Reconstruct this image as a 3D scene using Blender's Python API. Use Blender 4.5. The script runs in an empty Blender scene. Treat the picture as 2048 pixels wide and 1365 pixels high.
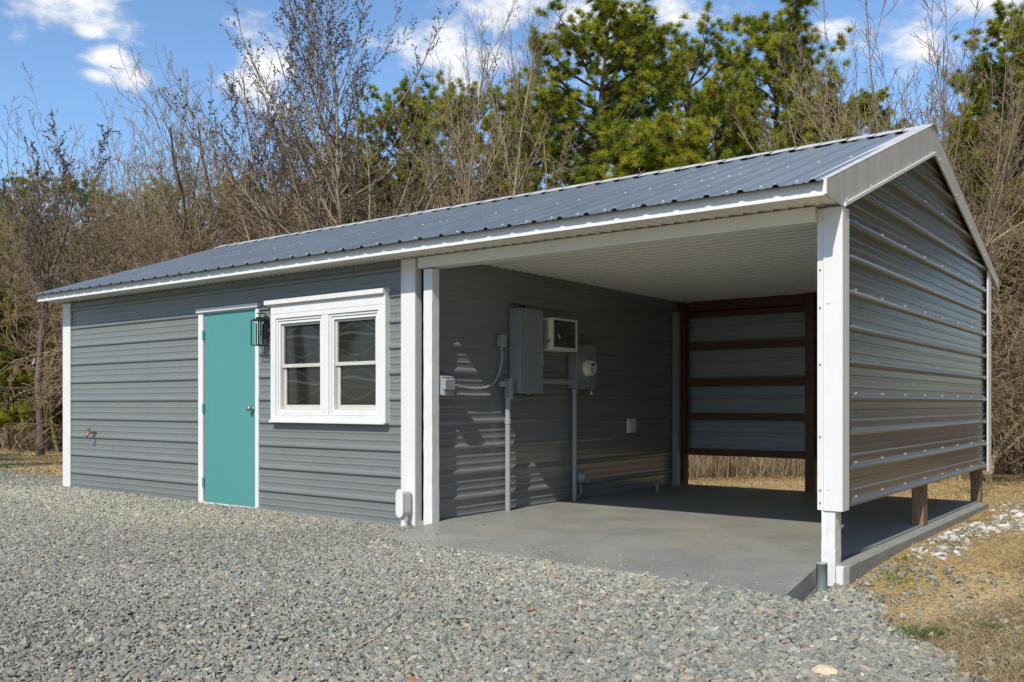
import bpy, math, random
import numpy as np
from mathutils import Vector, Matrix, noise

# ---------------------------------------------------------------- camera
scn = bpy.context.scene
col = scn.collection
YAW = 0.654886
cam = bpy.data.cameras.new("camera")
cam.sensor_width = 36.0
cam.lens = 1809.9 / 2048 * 36.0
cam.shift_y = (807.96 - 682.5) / 2048
cam.clip_start = 0.05
cam.clip_end = 3000
cam_ob = bpy.data.objects.new("camera", cam)
cam_ob.location = (1.836, -5.740, 1.07)
cam_ob.rotation_euler = (math.pi / 2, 0, YAW)
col.objects.link(cam_ob)
scn.camera = cam_ob
FWD = Vector((-math.sin(YAW), math.cos(YAW), 0)); RGT = Vector((math.cos(YAW), math.sin(YAW), 0))
CAM = Vector((1.836, -5.740, 1.07))

# ---------------------------------------------------------------- light
SUN = Vector((-0.225, 1.0, -1.0)).normalized()          # travel direction
sun = bpy.data.lights.new("sun", 'SUN')
sun.energy = 4.0
sun.angle = math.radians(0.53)
sun.color = (1.0, 0.94, 0.84)
sun_ob = bpy.data.objects.new("sun", sun)
sun_ob.rotation_euler = SUN.to_track_quat('-Z', 'Y').to_euler()
sun_ob.location = (3, -12, 14)
col.objects.link(sun_ob)
S_EL = math.asin(-SUN.z)
S_AZ = math.atan2(-SUN.x, -SUN.y)                       # measured from +Y towards +X

world = bpy.data.worlds.new("World")
scn.world = world
world.use_nodes = True
def build_world():
    nt = world.node_tree; nt.nodes.clear()
    N = nt.nodes.new; L = nt.links.new
    out = N('ShaderNodeOutputWorld'); bg = N('ShaderNodeBackground')
    sky = N('ShaderNodeTexSky'); sky.sky_type = 'NISHITA'; sky.sun_disc = False
    sky.sun_elevation = S_EL; sky.sun_rotation = S_AZ
    sky.air_density = 1.0; sky.dust_density = 0.35; sky.ozone_density = 2.2
    bg.inputs['Strength'].default_value = 0.128
    tc = N('ShaderNodeTexCoord')
    # noise that frays the cloud edges
    mp = N('ShaderNodeMapping'); mp.inputs['Scale'].default_value = (1, 1, 1.9)
    L(tc.outputs['Generated'], mp.inputs['Vector'])
    n1 = N('ShaderNodeTexNoise'); n1.inputs['Scale'].default_value = 15; n1.inputs['Detail'].default_value = 10; n1.inputs['Roughness'].default_value = .62
    L(mp.outputs['Vector'], n1.inputs['Vector'])
    n2 = N('ShaderNodeTexNoise'); n2.inputs['Scale'].default_value = 2.6; n2.inputs['Detail'].default_value = 3
    L(mp.outputs['Vector'], n2.inputs['Vector'])
    # cumulus patches: each a direction, a width and a height
    def direction(px, py):
        return (FWD + RGT * ((px - 1024) / 1810) + Vector((0, 0, 1)) * ((808 - py) / 1810)).normalized()
    blobs = [(110, 2, .062, .026), (215, 25, .040, .026), (180, 60, .022, .012), (225, 125, .030, .018), (270, 150, .026, .015), (190, 150, .02, .008),
             (520, 130, .04, .05), (910, 110, .065, .05), (1000, 15, .085, .042), (1240, 45, .10, .038), (1350, 30, .05, .024),
             (1815, 85, .060, .030), (1960, 5, .08, .028), (2080, 30, .05, .03), (1640, 60, .035, .012),
             (-700, 100, .2, .06), (2600, 100, .2, .07), (1700, -700, .4, .12)]
    acc = None
    for px, py, w, h in blobs:
        d = direction(px, py)
        r = Vector((d.y, -d.x, 0)).normalized(); u = r.cross(d)
        def dot(v, s):
            n = N('ShaderNodeVectorMath'); n.operation = 'DOT_PRODUCT'
            L(tc.outputs['Generated'], n.inputs[0]); n.inputs[1].default_value = v
            m = N('ShaderNodeMath'); m.operation = 'DIVIDE'; L(n.outputs['Value'], m.inputs[0]); m.inputs[1].default_value = s
            q = N('ShaderNodeMath'); q.operation = 'MULTIPLY'; L(m.outputs[0], q.inputs[0]); L(m.outputs[0], q.inputs[1])
            return q
        a = dot(r, w); b = dot(u, h)
        s = N('ShaderNodeMath'); s.operation = 'ADD'; L(a.outputs[0], s.inputs[0]); L(b.outputs[0], s.inputs[1])
        e = N('ShaderNodeMath'); e.operation = 'MULTIPLY'; L(s.outputs[0], e.inputs[0]); e.inputs[1].default_value = -.8
        g = N('ShaderNodeMath'); g.operation = 'EXPONENT'; L(e.outputs[0], g.inputs[0])
        fr = N('ShaderNodeVectorMath'); fr.operation = 'DOT_PRODUCT'; L(tc.outputs['Generated'], fr.inputs[0]); fr.inputs[1].default_value = d
        st = N('ShaderNodeMath'); st.operation = 'GREATER_THAN'; L(fr.outputs['Value'], st.inputs[0]); st.inputs[1].default_value = 0
        g2 = N('ShaderNodeMath'); g2.operation = 'MULTIPLY'; L(g.outputs[0], g2.inputs[0]); L(st.outputs[0], g2.inputs[1])
        if acc is None: acc = g2
        else:
            ad = N('ShaderNodeMath'); ad.operation = 'MAXIMUM'; L(acc.outputs[0], ad.inputs[0]); L(g2.outputs[0], ad.inputs[1]); acc = ad
    # density = blob + noise
    sc = N('ShaderNodeMath'); sc.operation = 'MULTIPLY_ADD'; L(n1.outputs['Fac'], sc.inputs[0]); sc.inputs[1].default_value = 2.5; sc.inputs[2].default_value = -1.62
    sm = N('ShaderNodeMath'); sm.operation = 'ADD'; L(acc.outputs[0], sm.inputs[0]); L(sc.outputs[0], sm.inputs[1])
    mr = N('ShaderNodeMapRange'); mr.interpolation_type = 'SMOOTHSTEP'
    mr.inputs['From Min'].default_value = .04; mr.inputs['From Max'].default_value = .78
    L(sm.outputs[0], mr.inputs['Value'])
    cr = N('ShaderNodeMapRange'); cr.inputs['From Min'].default_value = .1; cr.inputs['From Max'].default_value = .8
    cr.inputs['To Min'].default_value = 5.6; cr.inputs['To Max'].default_value = 7.6
    L(sm.outputs[0], cr.inputs['Value'])
    cc = N('ShaderNodeVectorMath'); cc.operation = 'SCALE'; cc.inputs[0].default_value = (.97, .985, 1.02); L(cr.outputs[0], cc.inputs['Scale'])
    tint = N('ShaderNodeMix'); tint.data_type = 'RGBA'; tint.blend_type = 'MULTIPLY'; tint.inputs['Factor'].default_value = 1
    L(sky.outputs['Color'], tint.inputs['A']); tint.inputs['B'].default_value = (1.10, 1.27, 1.40, 1)
    mx = N('ShaderNodeMix'); mx.data_type = 'RGBA'
    L(mr.outputs['Result'], mx.inputs['Factor']); L(tint.outputs['Result'], mx.inputs['A']); L(cc.outputs['Vector'], mx.inputs['B'])
    L(mx.outputs['Result'], bg.inputs['Color']); L(bg.outputs[0], out.inputs[0])
build_world()

scn.view_settings.view_transform = 'Standard'
scn.view_settings.look = 'None'
scn.view_settings.exposure = 0.12
scn.view_settings.gamma = 1.0
scn.render.filter_size = 1.25
try:
    scn.cycles.max_bounces = 12; scn.cycles.diffuse_bounces = 8; scn.cycles.glossy_bounces = 4
    scn.cycles.transparent_max_bounces = 12; scn.cycles.caustics_reflective = False; scn.cycles.caustics_refractive = False
except Exception: pass

random.seed(7)
PI = math.pi

# ---------------------------------------------------------------- mesh helper
class MB:
    def __init__(s): s.v = []; s.f = []; s.m = []; s.sm = []
    def add(s, vs, fs, m=0, smooth=False):
        o = len(s.v); s.v += [tuple(p) for p in vs]
        for f in fs: s.f.append(tuple(i + o for i in f)); s.m.append(m); s.sm.append(smooth)
        return s
    def box(s, x0, x1, y0, y1, z0, z1, m=0):
        v = [(x0,y0,z0),(x1,y0,z0),(x1,y1,z0),(x0,y1,z0),(x0,y0,z1),(x1,y0,z1),(x1,y1,z1),(x0,y1,z1)]
        return s.add(v, [(0,3,2,1),(4,5,6,7),(0,1,5,4),(1,2,6,5),(2,3,7,6),(3,0,4,7)], m)
    def bbox(s, x0, x1, y0, y1, z0, z1, b=.004, m=0):
        # box with chamfered edges
        V = []; F = []
        xs = (x0, x0+b, x1-b, x1); ys = (y0, y0+b, y1-b, y1); zs = (z0, z0+b, z1-b, z1)
        idx = {}
        def P(i,j,k):
            c = sum(q in (0,3) for q in (i,j,k))
            return (xs[i], ys[j], zs[k])
        def vid(p):
            p = tuple(round(q,6) for q in p)
            if p not in idx: idx[p] = len(V); V.append(p)
            return idx[p]
        for a in (0,3):
            F.append([vid(P(a,j,k)) for j,k in ((1,1),(2,1),(2,2),(1,2))][::(1 if a==3 else -1)])
            F.append([vid(P(i,a,k)) for i,k in ((1,1),(2,1),(2,2),(1,2))][::(-1 if a==3 else 1)])
            F.append([vid(P(i,j,a)) for i,j in ((1,1),(2,1),(2,2),(1,2))][::(1 if a==3 else -1)])
        n = lambda a: 1 if a == 0 else 2
        for a in (0,3):
            for c in (0,3):
                F.append([vid(P(a,n(c),1)), vid(P(a,n(c),2)), vid(P(n(a),c,2)), vid(P(n(a),c,1))])
                F.append([vid(P(a,1,n(c))), vid(P(a,2,n(c))), vid(P(n(a),2,c)), vid(P(n(a),1,c))])
                F.append([vid(P(1,a,n(c))), vid(P(2,a,n(c))), vid(P(2,n(a),c)), vid(P(1,n(a),c))])
                for e in (0,3):
                    F.append([vid(P(a,n(c),n(e))), vid(P(n(a),c,n(e))), vid(P(n(a),n(c),e))])
        return s.add(V, F, m)
    def prism(s, pts, a0, a1, axis, m=0, caps=True):
        """pts: closed polygon in the two other axes, extruded along axis"""
        n = len(pts)
        def mk(p, a):
            if axis == 'x': return (a, p[0], p[1])
            if axis == 'y': return (p[0], a, p[1])
            return (p[0], p[1], a)
        v = [mk(p, a0) for p in pts] + [mk(p, a1) for p in pts]
        f = [(i, (i+1) % n, (i+1) % n + n, i + n) for i in range(n)]
        if caps: f += [tuple(range(n))[::-1], tuple(range(n, 2*n))]
        return s.add(v, f, m)
    def tube(s, pts, r, n=10, m=0, caps=True, r1=None, smooth=True):
        pts = [Vector(p) for p in pts]; V = []; F = []
        k = len(pts); up = None
        for i, p in enumerate(pts):
            d = (pts[min(i+1,k-1)] - pts[max(i-1,0)]).normalized()
            if up is None:
                up = d.orthogonal().normalized()
            up = (up - d * up.dot(d)).normalized()
            sd = d.cross(up)
            rr = r if r1 is None else r + (r1 - r) * i / (k - 1)
            for j in range(n):
                a = 2*PI*j/n
                V.append(p + up*math.cos(a)*rr + sd*math.sin(a)*rr)
        for i in range(k-1):
            for j in range(n):
                F.append((i*n+j, i*n+(j+1)%n, (i+1)*n+(j+1)%n, (i+1)*n+j))
        s.add(V, F, m, smooth)
        if caps:
            s.add([V[j] for j in range(n)], [tuple(range(n))[::-1]], m)
            s.add([V[(k-1)*n+j] for j in range(n)], [tuple(range(n))], m)
        return s
    def lathe(s, prof, n=20, m=0, M=None, smooth=True):
        V = []; F = []
        for (r, z) in prof:
            for j in range(n):
                a = 2*PI*j/n; p = Vector((r*math.cos(a), r*math.sin(a), z))
                V.append(M @ p if M else p)
        for i in range(len(prof)-1):
            for j in range(n):
                F.append((i*n+j, i*n+(j+1)%n, (i+1)*n+(j+1)%n, (i+1)*n+j))
        return s.add(V, F, m, smooth)
    def screw(s, p, nrm, r=.006, h=.006, m=1):
        nrm = Vector(nrm).normalized(); p = Vector(p); u = nrm.orthogonal().normalized(); w = nrm.cross(u)
        V = [p + (u*math.cos(2*PI*j/6) + w*math.sin(2*PI*j/6))*r for j in range(6)]
        V += [q + nrm*h for q in V]
        F = [(j, (j+1)%6, (j+1)%6+6, j+6) for j in range(6)] + [(6,7,8,9,10,11)]
        return s.add(V, F, m)
    def build(s, name, mats, parent=None, loc=None):
        me = bpy.data.meshes.new(name)
        off = Vector(parent['_w']) if parent is not None and '_w' in parent.keys() else Vector((0,0,0))
        if parent is None and loc is not None: off = Vector(loc)
        me.from_pydata([tuple(Vector(p) - off) for p in s.v], [], s.f)
        if not isinstance(mats, (list, tuple)): mats = [mats]
        for q in mats: me.materials.append(q)
        me.polygons.foreach_set('material_index', [min(i, len(mats)-1) for i in s.m])
        me.polygons.foreach_set('use_smooth', s.sm)
        me.update()
        o = bpy.data.objects.new(name, me); col.objects.link(o)
        if parent is not None: o.parent = parent; o['_w'] = tuple(off)
        elif loc is not None: o.location = loc; o['_w'] = tuple(off)
        else: o['_w'] = (0, 0, 0)
        return o

def tag(o, label=None, cat=None, group=None, kind=None):
    if label: o['label'] = label
    if cat: o['category'] = cat
    if group: o['group'] = group
    if kind: o['kind'] = kind
    return o
def thing(name, loc, label, cat, group=None):
    o = bpy.data.objects.new(name, None); o.location = loc; o.empty_display_size = .2
    o['_w'] = tuple(loc); col.objects.link(o)
    return tag(o, label, cat, group)

# ---------------------------------------------------------------- materials
def mat(name, color, rough=.6, metal=0, spec=.5, var=.0, vscale=8, bump=0, bscale=60, stretch=None, color2=None, coat=0):
    m = bpy.data.materials.new(name); m.use_nodes = True
    nt = m.node_tree; b = nt.nodes['Principled BSDF']; L = nt.links.new; N = nt.nodes.new
    b.inputs['Base Color'].default_value = (*color, 1)
    b.inputs['Roughness'].default_value = rough; b.inputs['Metallic'].default_value = metal
    b.inputs['Specular IOR Level'].default_value = spec
    if coat: b.inputs['Coat Weight'].default_value = coat; b.inputs['Coat Roughness'].default_value = .15
    tc = N('ShaderNodeTexCoord'); mp = N('ShaderNodeMapping'); L(tc.outputs['Object'], mp.inputs['Vector'])
    if stretch: mp.inputs['Scale'].default_value = stretch
    if var or color2:
        n = N('ShaderNodeTexNoise'); n.inputs['Scale'].default_value = vscale; n.inputs['Detail'].default_value = 6; n.inputs['Roughness'].default_value = .65
        L(mp.outputs['Vector'], n.inputs['Vector'])
        mx = N('ShaderNodeMix'); mx.data_type = 'RGBA'
        r = N('ShaderNodeMapRange'); r.inputs['From Min'].default_value = .3; r.inputs['From Max'].default_value = .7
        L(n.outputs['Fac'], r.inputs['Value']); L(r.outputs['Result'], mx.inputs['Factor'])
        if color2: mx.inputs['A'].default_value = (*color, 1); mx.inputs['B'].default_value = (*color2, 1)
        else:
            mx.inputs['A'].default_value = (*[c*(1-var) for c in color], 1); mx.inputs['B'].default_value = (*[min(1, c*(1+var)) for c in color], 1)
        L(mx.outputs['Result'], b.inputs['Base Color'])
        rr = N('ShaderNodeMapRange'); rr.inputs['To Min'].default_value = rough*.85; rr.inputs['To Max'].default_value = min(1, rough*1.15)
        L(n.outputs['Fac'], rr.inputs['Value']); L(rr.outputs['Result'], b.inputs['Roughness'])
    if bump:
        n2 = N('ShaderNodeTexNoise'); n2.inputs['Scale'].default_value = bscale; n2.inputs['Detail'].default_value = 5
        L(mp.outputs['Vector'], n2.inputs['Vector'])
        bp = N('ShaderNodeBump'); bp.inputs['Strength'].default_value = 1; bp.inputs['Distance'].default_value = bump
        L(n2.outputs['Fac'], bp.inputs['Height']); L(bp.outputs['Normal'], b.inputs['Normal'])
    return m

M = {}
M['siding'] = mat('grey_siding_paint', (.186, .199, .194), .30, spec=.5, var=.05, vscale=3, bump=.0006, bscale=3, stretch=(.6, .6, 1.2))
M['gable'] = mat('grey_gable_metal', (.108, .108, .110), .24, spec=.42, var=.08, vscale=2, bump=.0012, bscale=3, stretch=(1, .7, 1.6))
M['partition'] = mat('dark_grey_wall_paint', (.205, .21, .215), .15, spec=.6, var=.06, vscale=3, bump=.0016, bscale=4, stretch=(1, .8, 3))
M['innerwall'] = mat('bare_siding_back', (.34, .37, .39), .38, spec=.5, var=.06, vscale=3, bump=.0006, bscale=4, stretch=(.7, 1, 1.5))
M['screw'] = mat('screw_head', (.62, .62, .60), .35, metal=.4)
M['wscrew'] = mat('white_screw_cap', (.85, .85, .83), .4)
M['dscrew'] = mat('painted_screw', (.12, .13, .135), .45)
M['white'] = mat('white_trim_paint', (.73, .715, .69), .45, var=.035, vscale=4, stretch=(2, 2, .6))
M['whitewood'] = mat('white_painted_wood', (.74, .725, .70), .6, var=.07, vscale=10, bump=.004, bscale=40, stretch=(3, 3, .25))
M['vinyl'] = mat('white_vinyl', (.82, .80, .73), .5, var=.03, vscale=2)
M['galv'] = mat('dull_galvanised_trim', (.52, .505, .475), .45, var=.16, vscale=3, stretch=(1, 4, .5))
M['roof'] = mat('blue_grey_roof_metal', (.172, .196, .216), .30, metal=.15, spec=.7, var=.16, vscale=1.4, bump=.001, bscale=6, stretch=(2.5, .8, 1))
M['door'] = mat('teal_door_paint', (.080, .285, .268), .36, var=.03, vscale=3, bump=.0008, bscale=5)
M['brownwood'] = mat('stained_brown_wood', (.125, .050, .023), .6, var=.35, vscale=9, bump=.002, bscale=30, stretch=(.5, 3, 5))
M['postwood'] = mat('treated_wood_post', (.20, .125, .070), .75, var=.35, vscale=14, bump=.003, bscale=40, stretch=(3, 3, .35))
M['timber'] = mat('weathered_grey_timber', (.27, .265, .235), .8, var=.25, vscale=12, bump=.005, bscale=40, stretch=(3, .3, 5))
M['black'] = mat('black_metal', (.018, .018, .02), .4)
M['nickel'] = mat('worn_nickel', (.55, .50, .42), .25, metal=1)
M['copper'] = mat('rusty_brass', (.35, .16, .07), .5, metal=.6, var=.3, vscale=60)
M['greybox'] = mat('grey_enclosure_paint', (.235, .255, .275), .34, var=.05, vscale=4)
M['conduit'] = mat('grey_conduit_paint', (.30, .32, .335), .42, var=.06, vscale=10)
M['cream'] = mat('aged_cream_plastic', (.68, .64, .54), .5, var=.08, vscale=8)
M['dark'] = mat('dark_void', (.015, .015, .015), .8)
M['coil'] = mat('dark_coil_fins', (.16, .145, .115), .45, metal=.5, var=.4, vscale=30)
M['red'] = mat('red_wire', (.55, .06, .03), .5)
M['meterface'] = mat('meter_plastic', (.72, .72, .68), .3)
M['sash'] = mat('beige_sash_paint', (.56, .53, .47), .55, var=.08, vscale=15)
M['clearglass'] = None

def glass_mat():
    m = bpy.data.materials.new('lantern_glass'); m.use_nodes = True; nt = m.node_tree
    nt.nodes.clear(); N = nt.nodes.new; L = nt.links.new
    o = N('ShaderNodeOutputMaterial'); g = N('ShaderNodeBsdfGlossy'); g.inputs['Roughness'].default_value = .03
    t = N('ShaderNodeBsdfTransparent'); t.inputs['Color'].default_value = (.93, .95, .94, 1)
    f = N('ShaderNodeFresnel'); f.inputs['IOR'].default_value = 1.6
    mx = N('ShaderNodeMixShader'); L(f.outputs[0], mx.inputs[0]); L(t.outputs[0], mx.inputs[1]); L(g.outputs[0], mx.inputs[2]); L(mx.outputs[0], o.inputs[0])
    return m
M['clearglass'] = glass_mat()

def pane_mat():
    """dark window glass with faint pale curved lines mixed into its colour"""
    m = bpy.data.materials.new('wavy_lined_window_glass'); m.use_nodes = True; nt = m.node_tree
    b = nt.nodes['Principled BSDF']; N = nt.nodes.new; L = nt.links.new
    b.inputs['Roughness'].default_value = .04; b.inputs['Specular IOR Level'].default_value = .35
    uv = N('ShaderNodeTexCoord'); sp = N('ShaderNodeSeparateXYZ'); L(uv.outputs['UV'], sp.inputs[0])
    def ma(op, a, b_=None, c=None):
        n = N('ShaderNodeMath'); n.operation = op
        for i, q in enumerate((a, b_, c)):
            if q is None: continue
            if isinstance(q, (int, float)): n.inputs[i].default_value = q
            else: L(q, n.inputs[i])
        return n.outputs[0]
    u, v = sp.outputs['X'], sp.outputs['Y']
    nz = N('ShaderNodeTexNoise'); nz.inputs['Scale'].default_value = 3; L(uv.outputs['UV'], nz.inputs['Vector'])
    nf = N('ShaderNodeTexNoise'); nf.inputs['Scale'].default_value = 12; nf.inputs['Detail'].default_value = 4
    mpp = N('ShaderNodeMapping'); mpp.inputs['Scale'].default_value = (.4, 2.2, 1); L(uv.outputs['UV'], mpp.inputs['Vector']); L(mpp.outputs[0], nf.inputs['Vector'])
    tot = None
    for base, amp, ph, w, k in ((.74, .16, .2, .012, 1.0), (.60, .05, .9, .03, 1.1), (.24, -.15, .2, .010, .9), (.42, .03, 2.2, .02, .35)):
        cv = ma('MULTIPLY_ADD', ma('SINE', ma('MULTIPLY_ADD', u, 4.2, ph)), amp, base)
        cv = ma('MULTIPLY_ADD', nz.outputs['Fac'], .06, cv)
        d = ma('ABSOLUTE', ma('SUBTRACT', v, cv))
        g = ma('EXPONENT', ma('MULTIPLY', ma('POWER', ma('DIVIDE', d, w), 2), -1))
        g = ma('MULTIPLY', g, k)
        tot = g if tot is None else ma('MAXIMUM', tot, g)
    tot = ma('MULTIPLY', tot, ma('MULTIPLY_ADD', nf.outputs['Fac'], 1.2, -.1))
    mx = N('ShaderNodeMix'); mx.data_type = 'RGBA'; L(ma('MULTIPLY', tot, .36), mx.inputs['Factor'])  # pale wavy lines blended into the dark glass colour
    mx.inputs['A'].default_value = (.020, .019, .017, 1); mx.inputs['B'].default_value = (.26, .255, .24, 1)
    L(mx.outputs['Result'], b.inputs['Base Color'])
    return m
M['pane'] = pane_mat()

def concrete_mat():
    m = bpy.data.materials.new('grey_painted_concrete'); m.use_nodes = True; nt = m.node_tree
    b = nt.nodes['Principled BSDF']; N = nt.nodes.new; L = nt.links.new
    tc = N('ShaderNodeTexCoord')
    n = N('ShaderNodeTexNoise'); n.inputs['Scale'].default_value = 1.6; n.inputs['Detail'].default_value = 8; n.inputs['Roughness'].default_value = .6; n.inputs['Distortion'].default_value = .4
    L(tc.outputs['Object'], n.inputs['Vector'])
    cr = N('ShaderNodeValToRGB'); cr.color_ramp.elements[0].position = .3; cr.color_ramp.elements[0].color = (.225, .226, .205, 1)
    cr.color_ramp.elements[1].position = .75; cr.color_ramp.elements[1].color = (.325, .315, .27, 1)
    L(n.outputs['Fac'], cr.inputs[0])
    mp = N('ShaderNodeMapping'); mp.inputs['Scale'].default_value = (1, 3.5, 1); L(tc.outputs['Object'], mp.inputs['Vector'])
    n2 = N('ShaderNodeTexNoise'); n2.inputs['Scale'].default_value = .9; n2.inputs['Detail'].default_value = 7; n2.inputs['Roughness'].default_value = .7
    L(mp.outputs[0], n2.inputs['Vector'])
    r2 = N('ShaderNodeMapRange'); r2.inputs['From Min'].default_value = .50; r2.inputs['From Max'].default_value = .72; L(n2.outputs['Fac'], r2.inputs['Value'])
    mx = N('ShaderNodeMix'); mx.data_type = 'RGBA'; L(r2.outputs[0], mx.inputs['Factor']); L(cr.outputs[0], mx.inputs['A']); mx.inputs['B'].default_value = (.31, .275, .20, 1)
    n3 = N('ShaderNodeTexNoise'); n3.inputs['Scale'].default_value = 26; n3.inputs['Detail'].default_value = 3; L(tc.outputs['Object'], n3.inputs['Vector'])
    r3 = N('ShaderNodeMapRange'); r3.inputs['From Min'].default_value = .67; r3.inputs['From Max'].default_value = .72; L(n3.outputs['Fac'], r3.inputs['Value'])
    mx2 = N('ShaderNodeMix'); mx2.data_type = 'RGBA'; L(r3.outputs[0], mx2.inputs['Factor']); L(mx.outputs['Result'], mx2.inputs['A']); mx2.inputs['B'].default_value = (.10, .09, .07, 1)
    L(mx2.outputs['Result'], b.inputs['Base Color'])
    rr = N('ShaderNodeMapRange'); rr.inputs['To Min'].default_value = .35; rr.inputs['To Max'].default_value = .6; L(n.outputs['Fac'], rr.inputs['Value']); L(rr.outputs[0], b.inputs['Roughness'])
    bp = N('ShaderNodeBump'); bp.inputs['Distance'].default_value = .003; bp.inputs['Strength'].default_value = .7; L(n.outputs['Fac'], bp.inputs['Height']); L(bp.outputs[0], b.inputs['Normal'])
    return m
M['concrete'] = concrete_mat()

# ================================================================ THE SHED
XL = -9.82
def tz(x): return -.0042 * x               # the whole roof line falls slightly to the right
PITCH = .2286
def rib_profile(zlo, zhi, zrib, depth=.021):
    """horizontal-rib panel: list of (z, out) from zhi down to zlo; major rib every 9 in, two minor ribs between"""
    pts = []
    k0 = math.floor((zrib - zhi) / PITCH) - 1
    k1 = math.ceil((zrib - zlo) / PITCH) + 1
    for k in range(k0, k1 + 1):
        z = zrib - k * PITCH
        pts += [(z+.036, 0), (z+.020, depth*.78), (z+.006, depth), (z-.008, depth*.93), (z-.014, depth*.6), (z-.020, 0)]
        for q in (.36, .64):
            m = z - PITCH*q
            pts += [(m+.013, 0), (m+.006, .0042), (m-.006, .0042), (m-.013, 0)]
    out = []
    def interp(z):
        for (a, b) in zip(pts, pts[1:]):
            if a[0] >= z >= b[0] and a[0] > b[0]:
                t = (a[0]-z)/(a[0]-b[0]); return a[1] + (b[1]-a[1])*t
        return 0
    out = [(zhi, interp(zhi))] + [p for p in pts if zlo < p[0] < zhi] + [(zlo, interp(zlo))]
    return out
def siding_strip(mb, prof, ext, place, m=0):
    """ext(z)->(a0,a1) span at height z; place(a,z,out)->point"""
    V = []; F = []
    for z, o in prof:
        a0, a1 = ext(z)
        V += [place(a0, z, o), place(a1, z, o)]
    for i in range(len(prof)-1):
        F.append((2*i, 2*i+2, 2*i+3, 2*i+1))
    mb.add(V, F, m)

shed = thing('metal_shed', (-4.9, 2.4, 0), 'long grey metal-sided shed with white trim, teal door and open carport bay', 'shed')

# ---- front wall of the closed part (faces -Y)
ZR = 2.0297
mb = MB()
pl = lambda a, z, o: (a, -o, z)
top = 2.352
def fw(x0, x1, z0, z1): siding_strip(mb, rib_profile(z0, z1, ZR), lambda z: (x0, x1), pl)
fw(XL+.15, -6.84, -.06, top); fw(-6.84, -5.80, 2.09, top); fw(-5.80, -5.56, -.06, top)
fw(-5.56, -3.96, -.06, .90); fw(-5.56, -3.96, 2.05, top); fw(-3.96, -3.70, -.06, top)
xs_scr = [XL+.62, XL+1.3, XL+1.95, XL+2.6, -5.45, -4.75, -4.2, -3.86]
for k in range(-1, 9):
    for x in xs_scr:
        for dz in (.045, -.045):
            if (k + (dz > 0)) % 2 and k > 3: continue
            z = ZR - k*PITCH + dz
            if z < .1 or z > 2.3: continue
            if -5.6 < x < -3.93 and .86 < z < 2.1: continue
            mb.screw((x + random.uniform(-.01, .01), 0, z), (0, -1, 0), .005, .005, 1)
mb.build('front_wall', [M['siding'], M['dscrew']], shed)

# ---- left end wall, rear wall (not seen from here, but the shed is closed)
mb = MB()
siding_strip(mb, rib_profile(-.3, 2.40, ZR), lambda z: (0.03, 4.87), lambda a, z, o: (XL - o, a, z))
mb.build('end_wall', [M['siding']], shed)
mb = MB()
siding_strip(mb, rib_profile(-.3, 2.40, ZR), lambda z: (XL+.02, -3.48), lambda a, z, o: (a, 4.9 + o, z))
mb.build('rear_wall', [M['siding']], shed)

# ---- partition wall inside the carport (faces +X)
XP = -3.478
mb = MB()
siding_strip(mb, rib_profile(.055, 2.37, 2.045, .0155), lambda z: (.05, 4.72), lambda a, z, o: (XP + o, a, z))
for k in range(0, 9):
    for y in (.75, 1.42, 2.0, 2.75, 3.4, 4.1):
        if (k + int(y*3)) % 2: continue
        mb.screw((XP, y, 2.045 - k*PITCH - .045), (1, 0, 0), .005, .005, 1)
mb.build('partition_wall', [M['partition'], M['dscrew']], shed)

# ---- carport back wall (siding outside the posts, seen from behind)
mb = MB()
siding_strip(mb, rib_profile(.43, 2.38, 2.06), lambda z: (-3.46, -.03), lambda a, z, o: (a, 4.86 + o, z))
mb.build('back_wall', [M['innerwall']], shed)

# ---- gable wall (faces +X)
YB, RY, RZ = 4.93, 2.36, 3.366
EYF, EYB = -.37, 5.34                      # roof edges
ZEF, ZEB = 2.392, 2.415
def roof_z(y): return ZEF + (RZ-ZEF)*(y-EYF)/(RY-EYF) if y <= RY else ZEB + (RZ-ZEB)*(EYB-y)/(EYB-RY)
def gable_ext(z):
    z2 = z + .06
    a = EYF + (z2-ZEF)/(RZ-ZEF)*(RY-EYF); b = EYB - (z2-ZEB)/(RZ-ZEB)*(EYB-RY)
    a = max(a, .10); b = min(b, YB-.02)
    if a > b: a = b = RY
    return a, b
mb = MB()
ZG = 2.2457
prof = rib_profile(.405, 3.30, ZG)
# extra break points where the roof slope begins
siding_strip(mb, prof, gable_ext, lambda a, z, o: (-.017 + o*1.5, a, z))
for k in range(-5, 9):
    if k in (0, 2, 5, 7, 8, -2):
        z = ZG - k*PITCH + .036
        y0, y1 = gable_ext(z); y = .42
        while y < min(y1-.12, 4.8):
            if y > y0 + .15: mb.screw((-.017, y, z), (1, 0, .3), .007, .010, 1)
            y += .62
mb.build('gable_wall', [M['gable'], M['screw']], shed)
# inner skin of the gable wall so the carport shows a back side
mb = MB()
for z0 in (.44, .93, 1.42, 1.91): mb.box(-.062, -.024, .16, 4.80, z0, z0+.088)
mb.build('wall_rail', M['brownwood'], shed)

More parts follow.
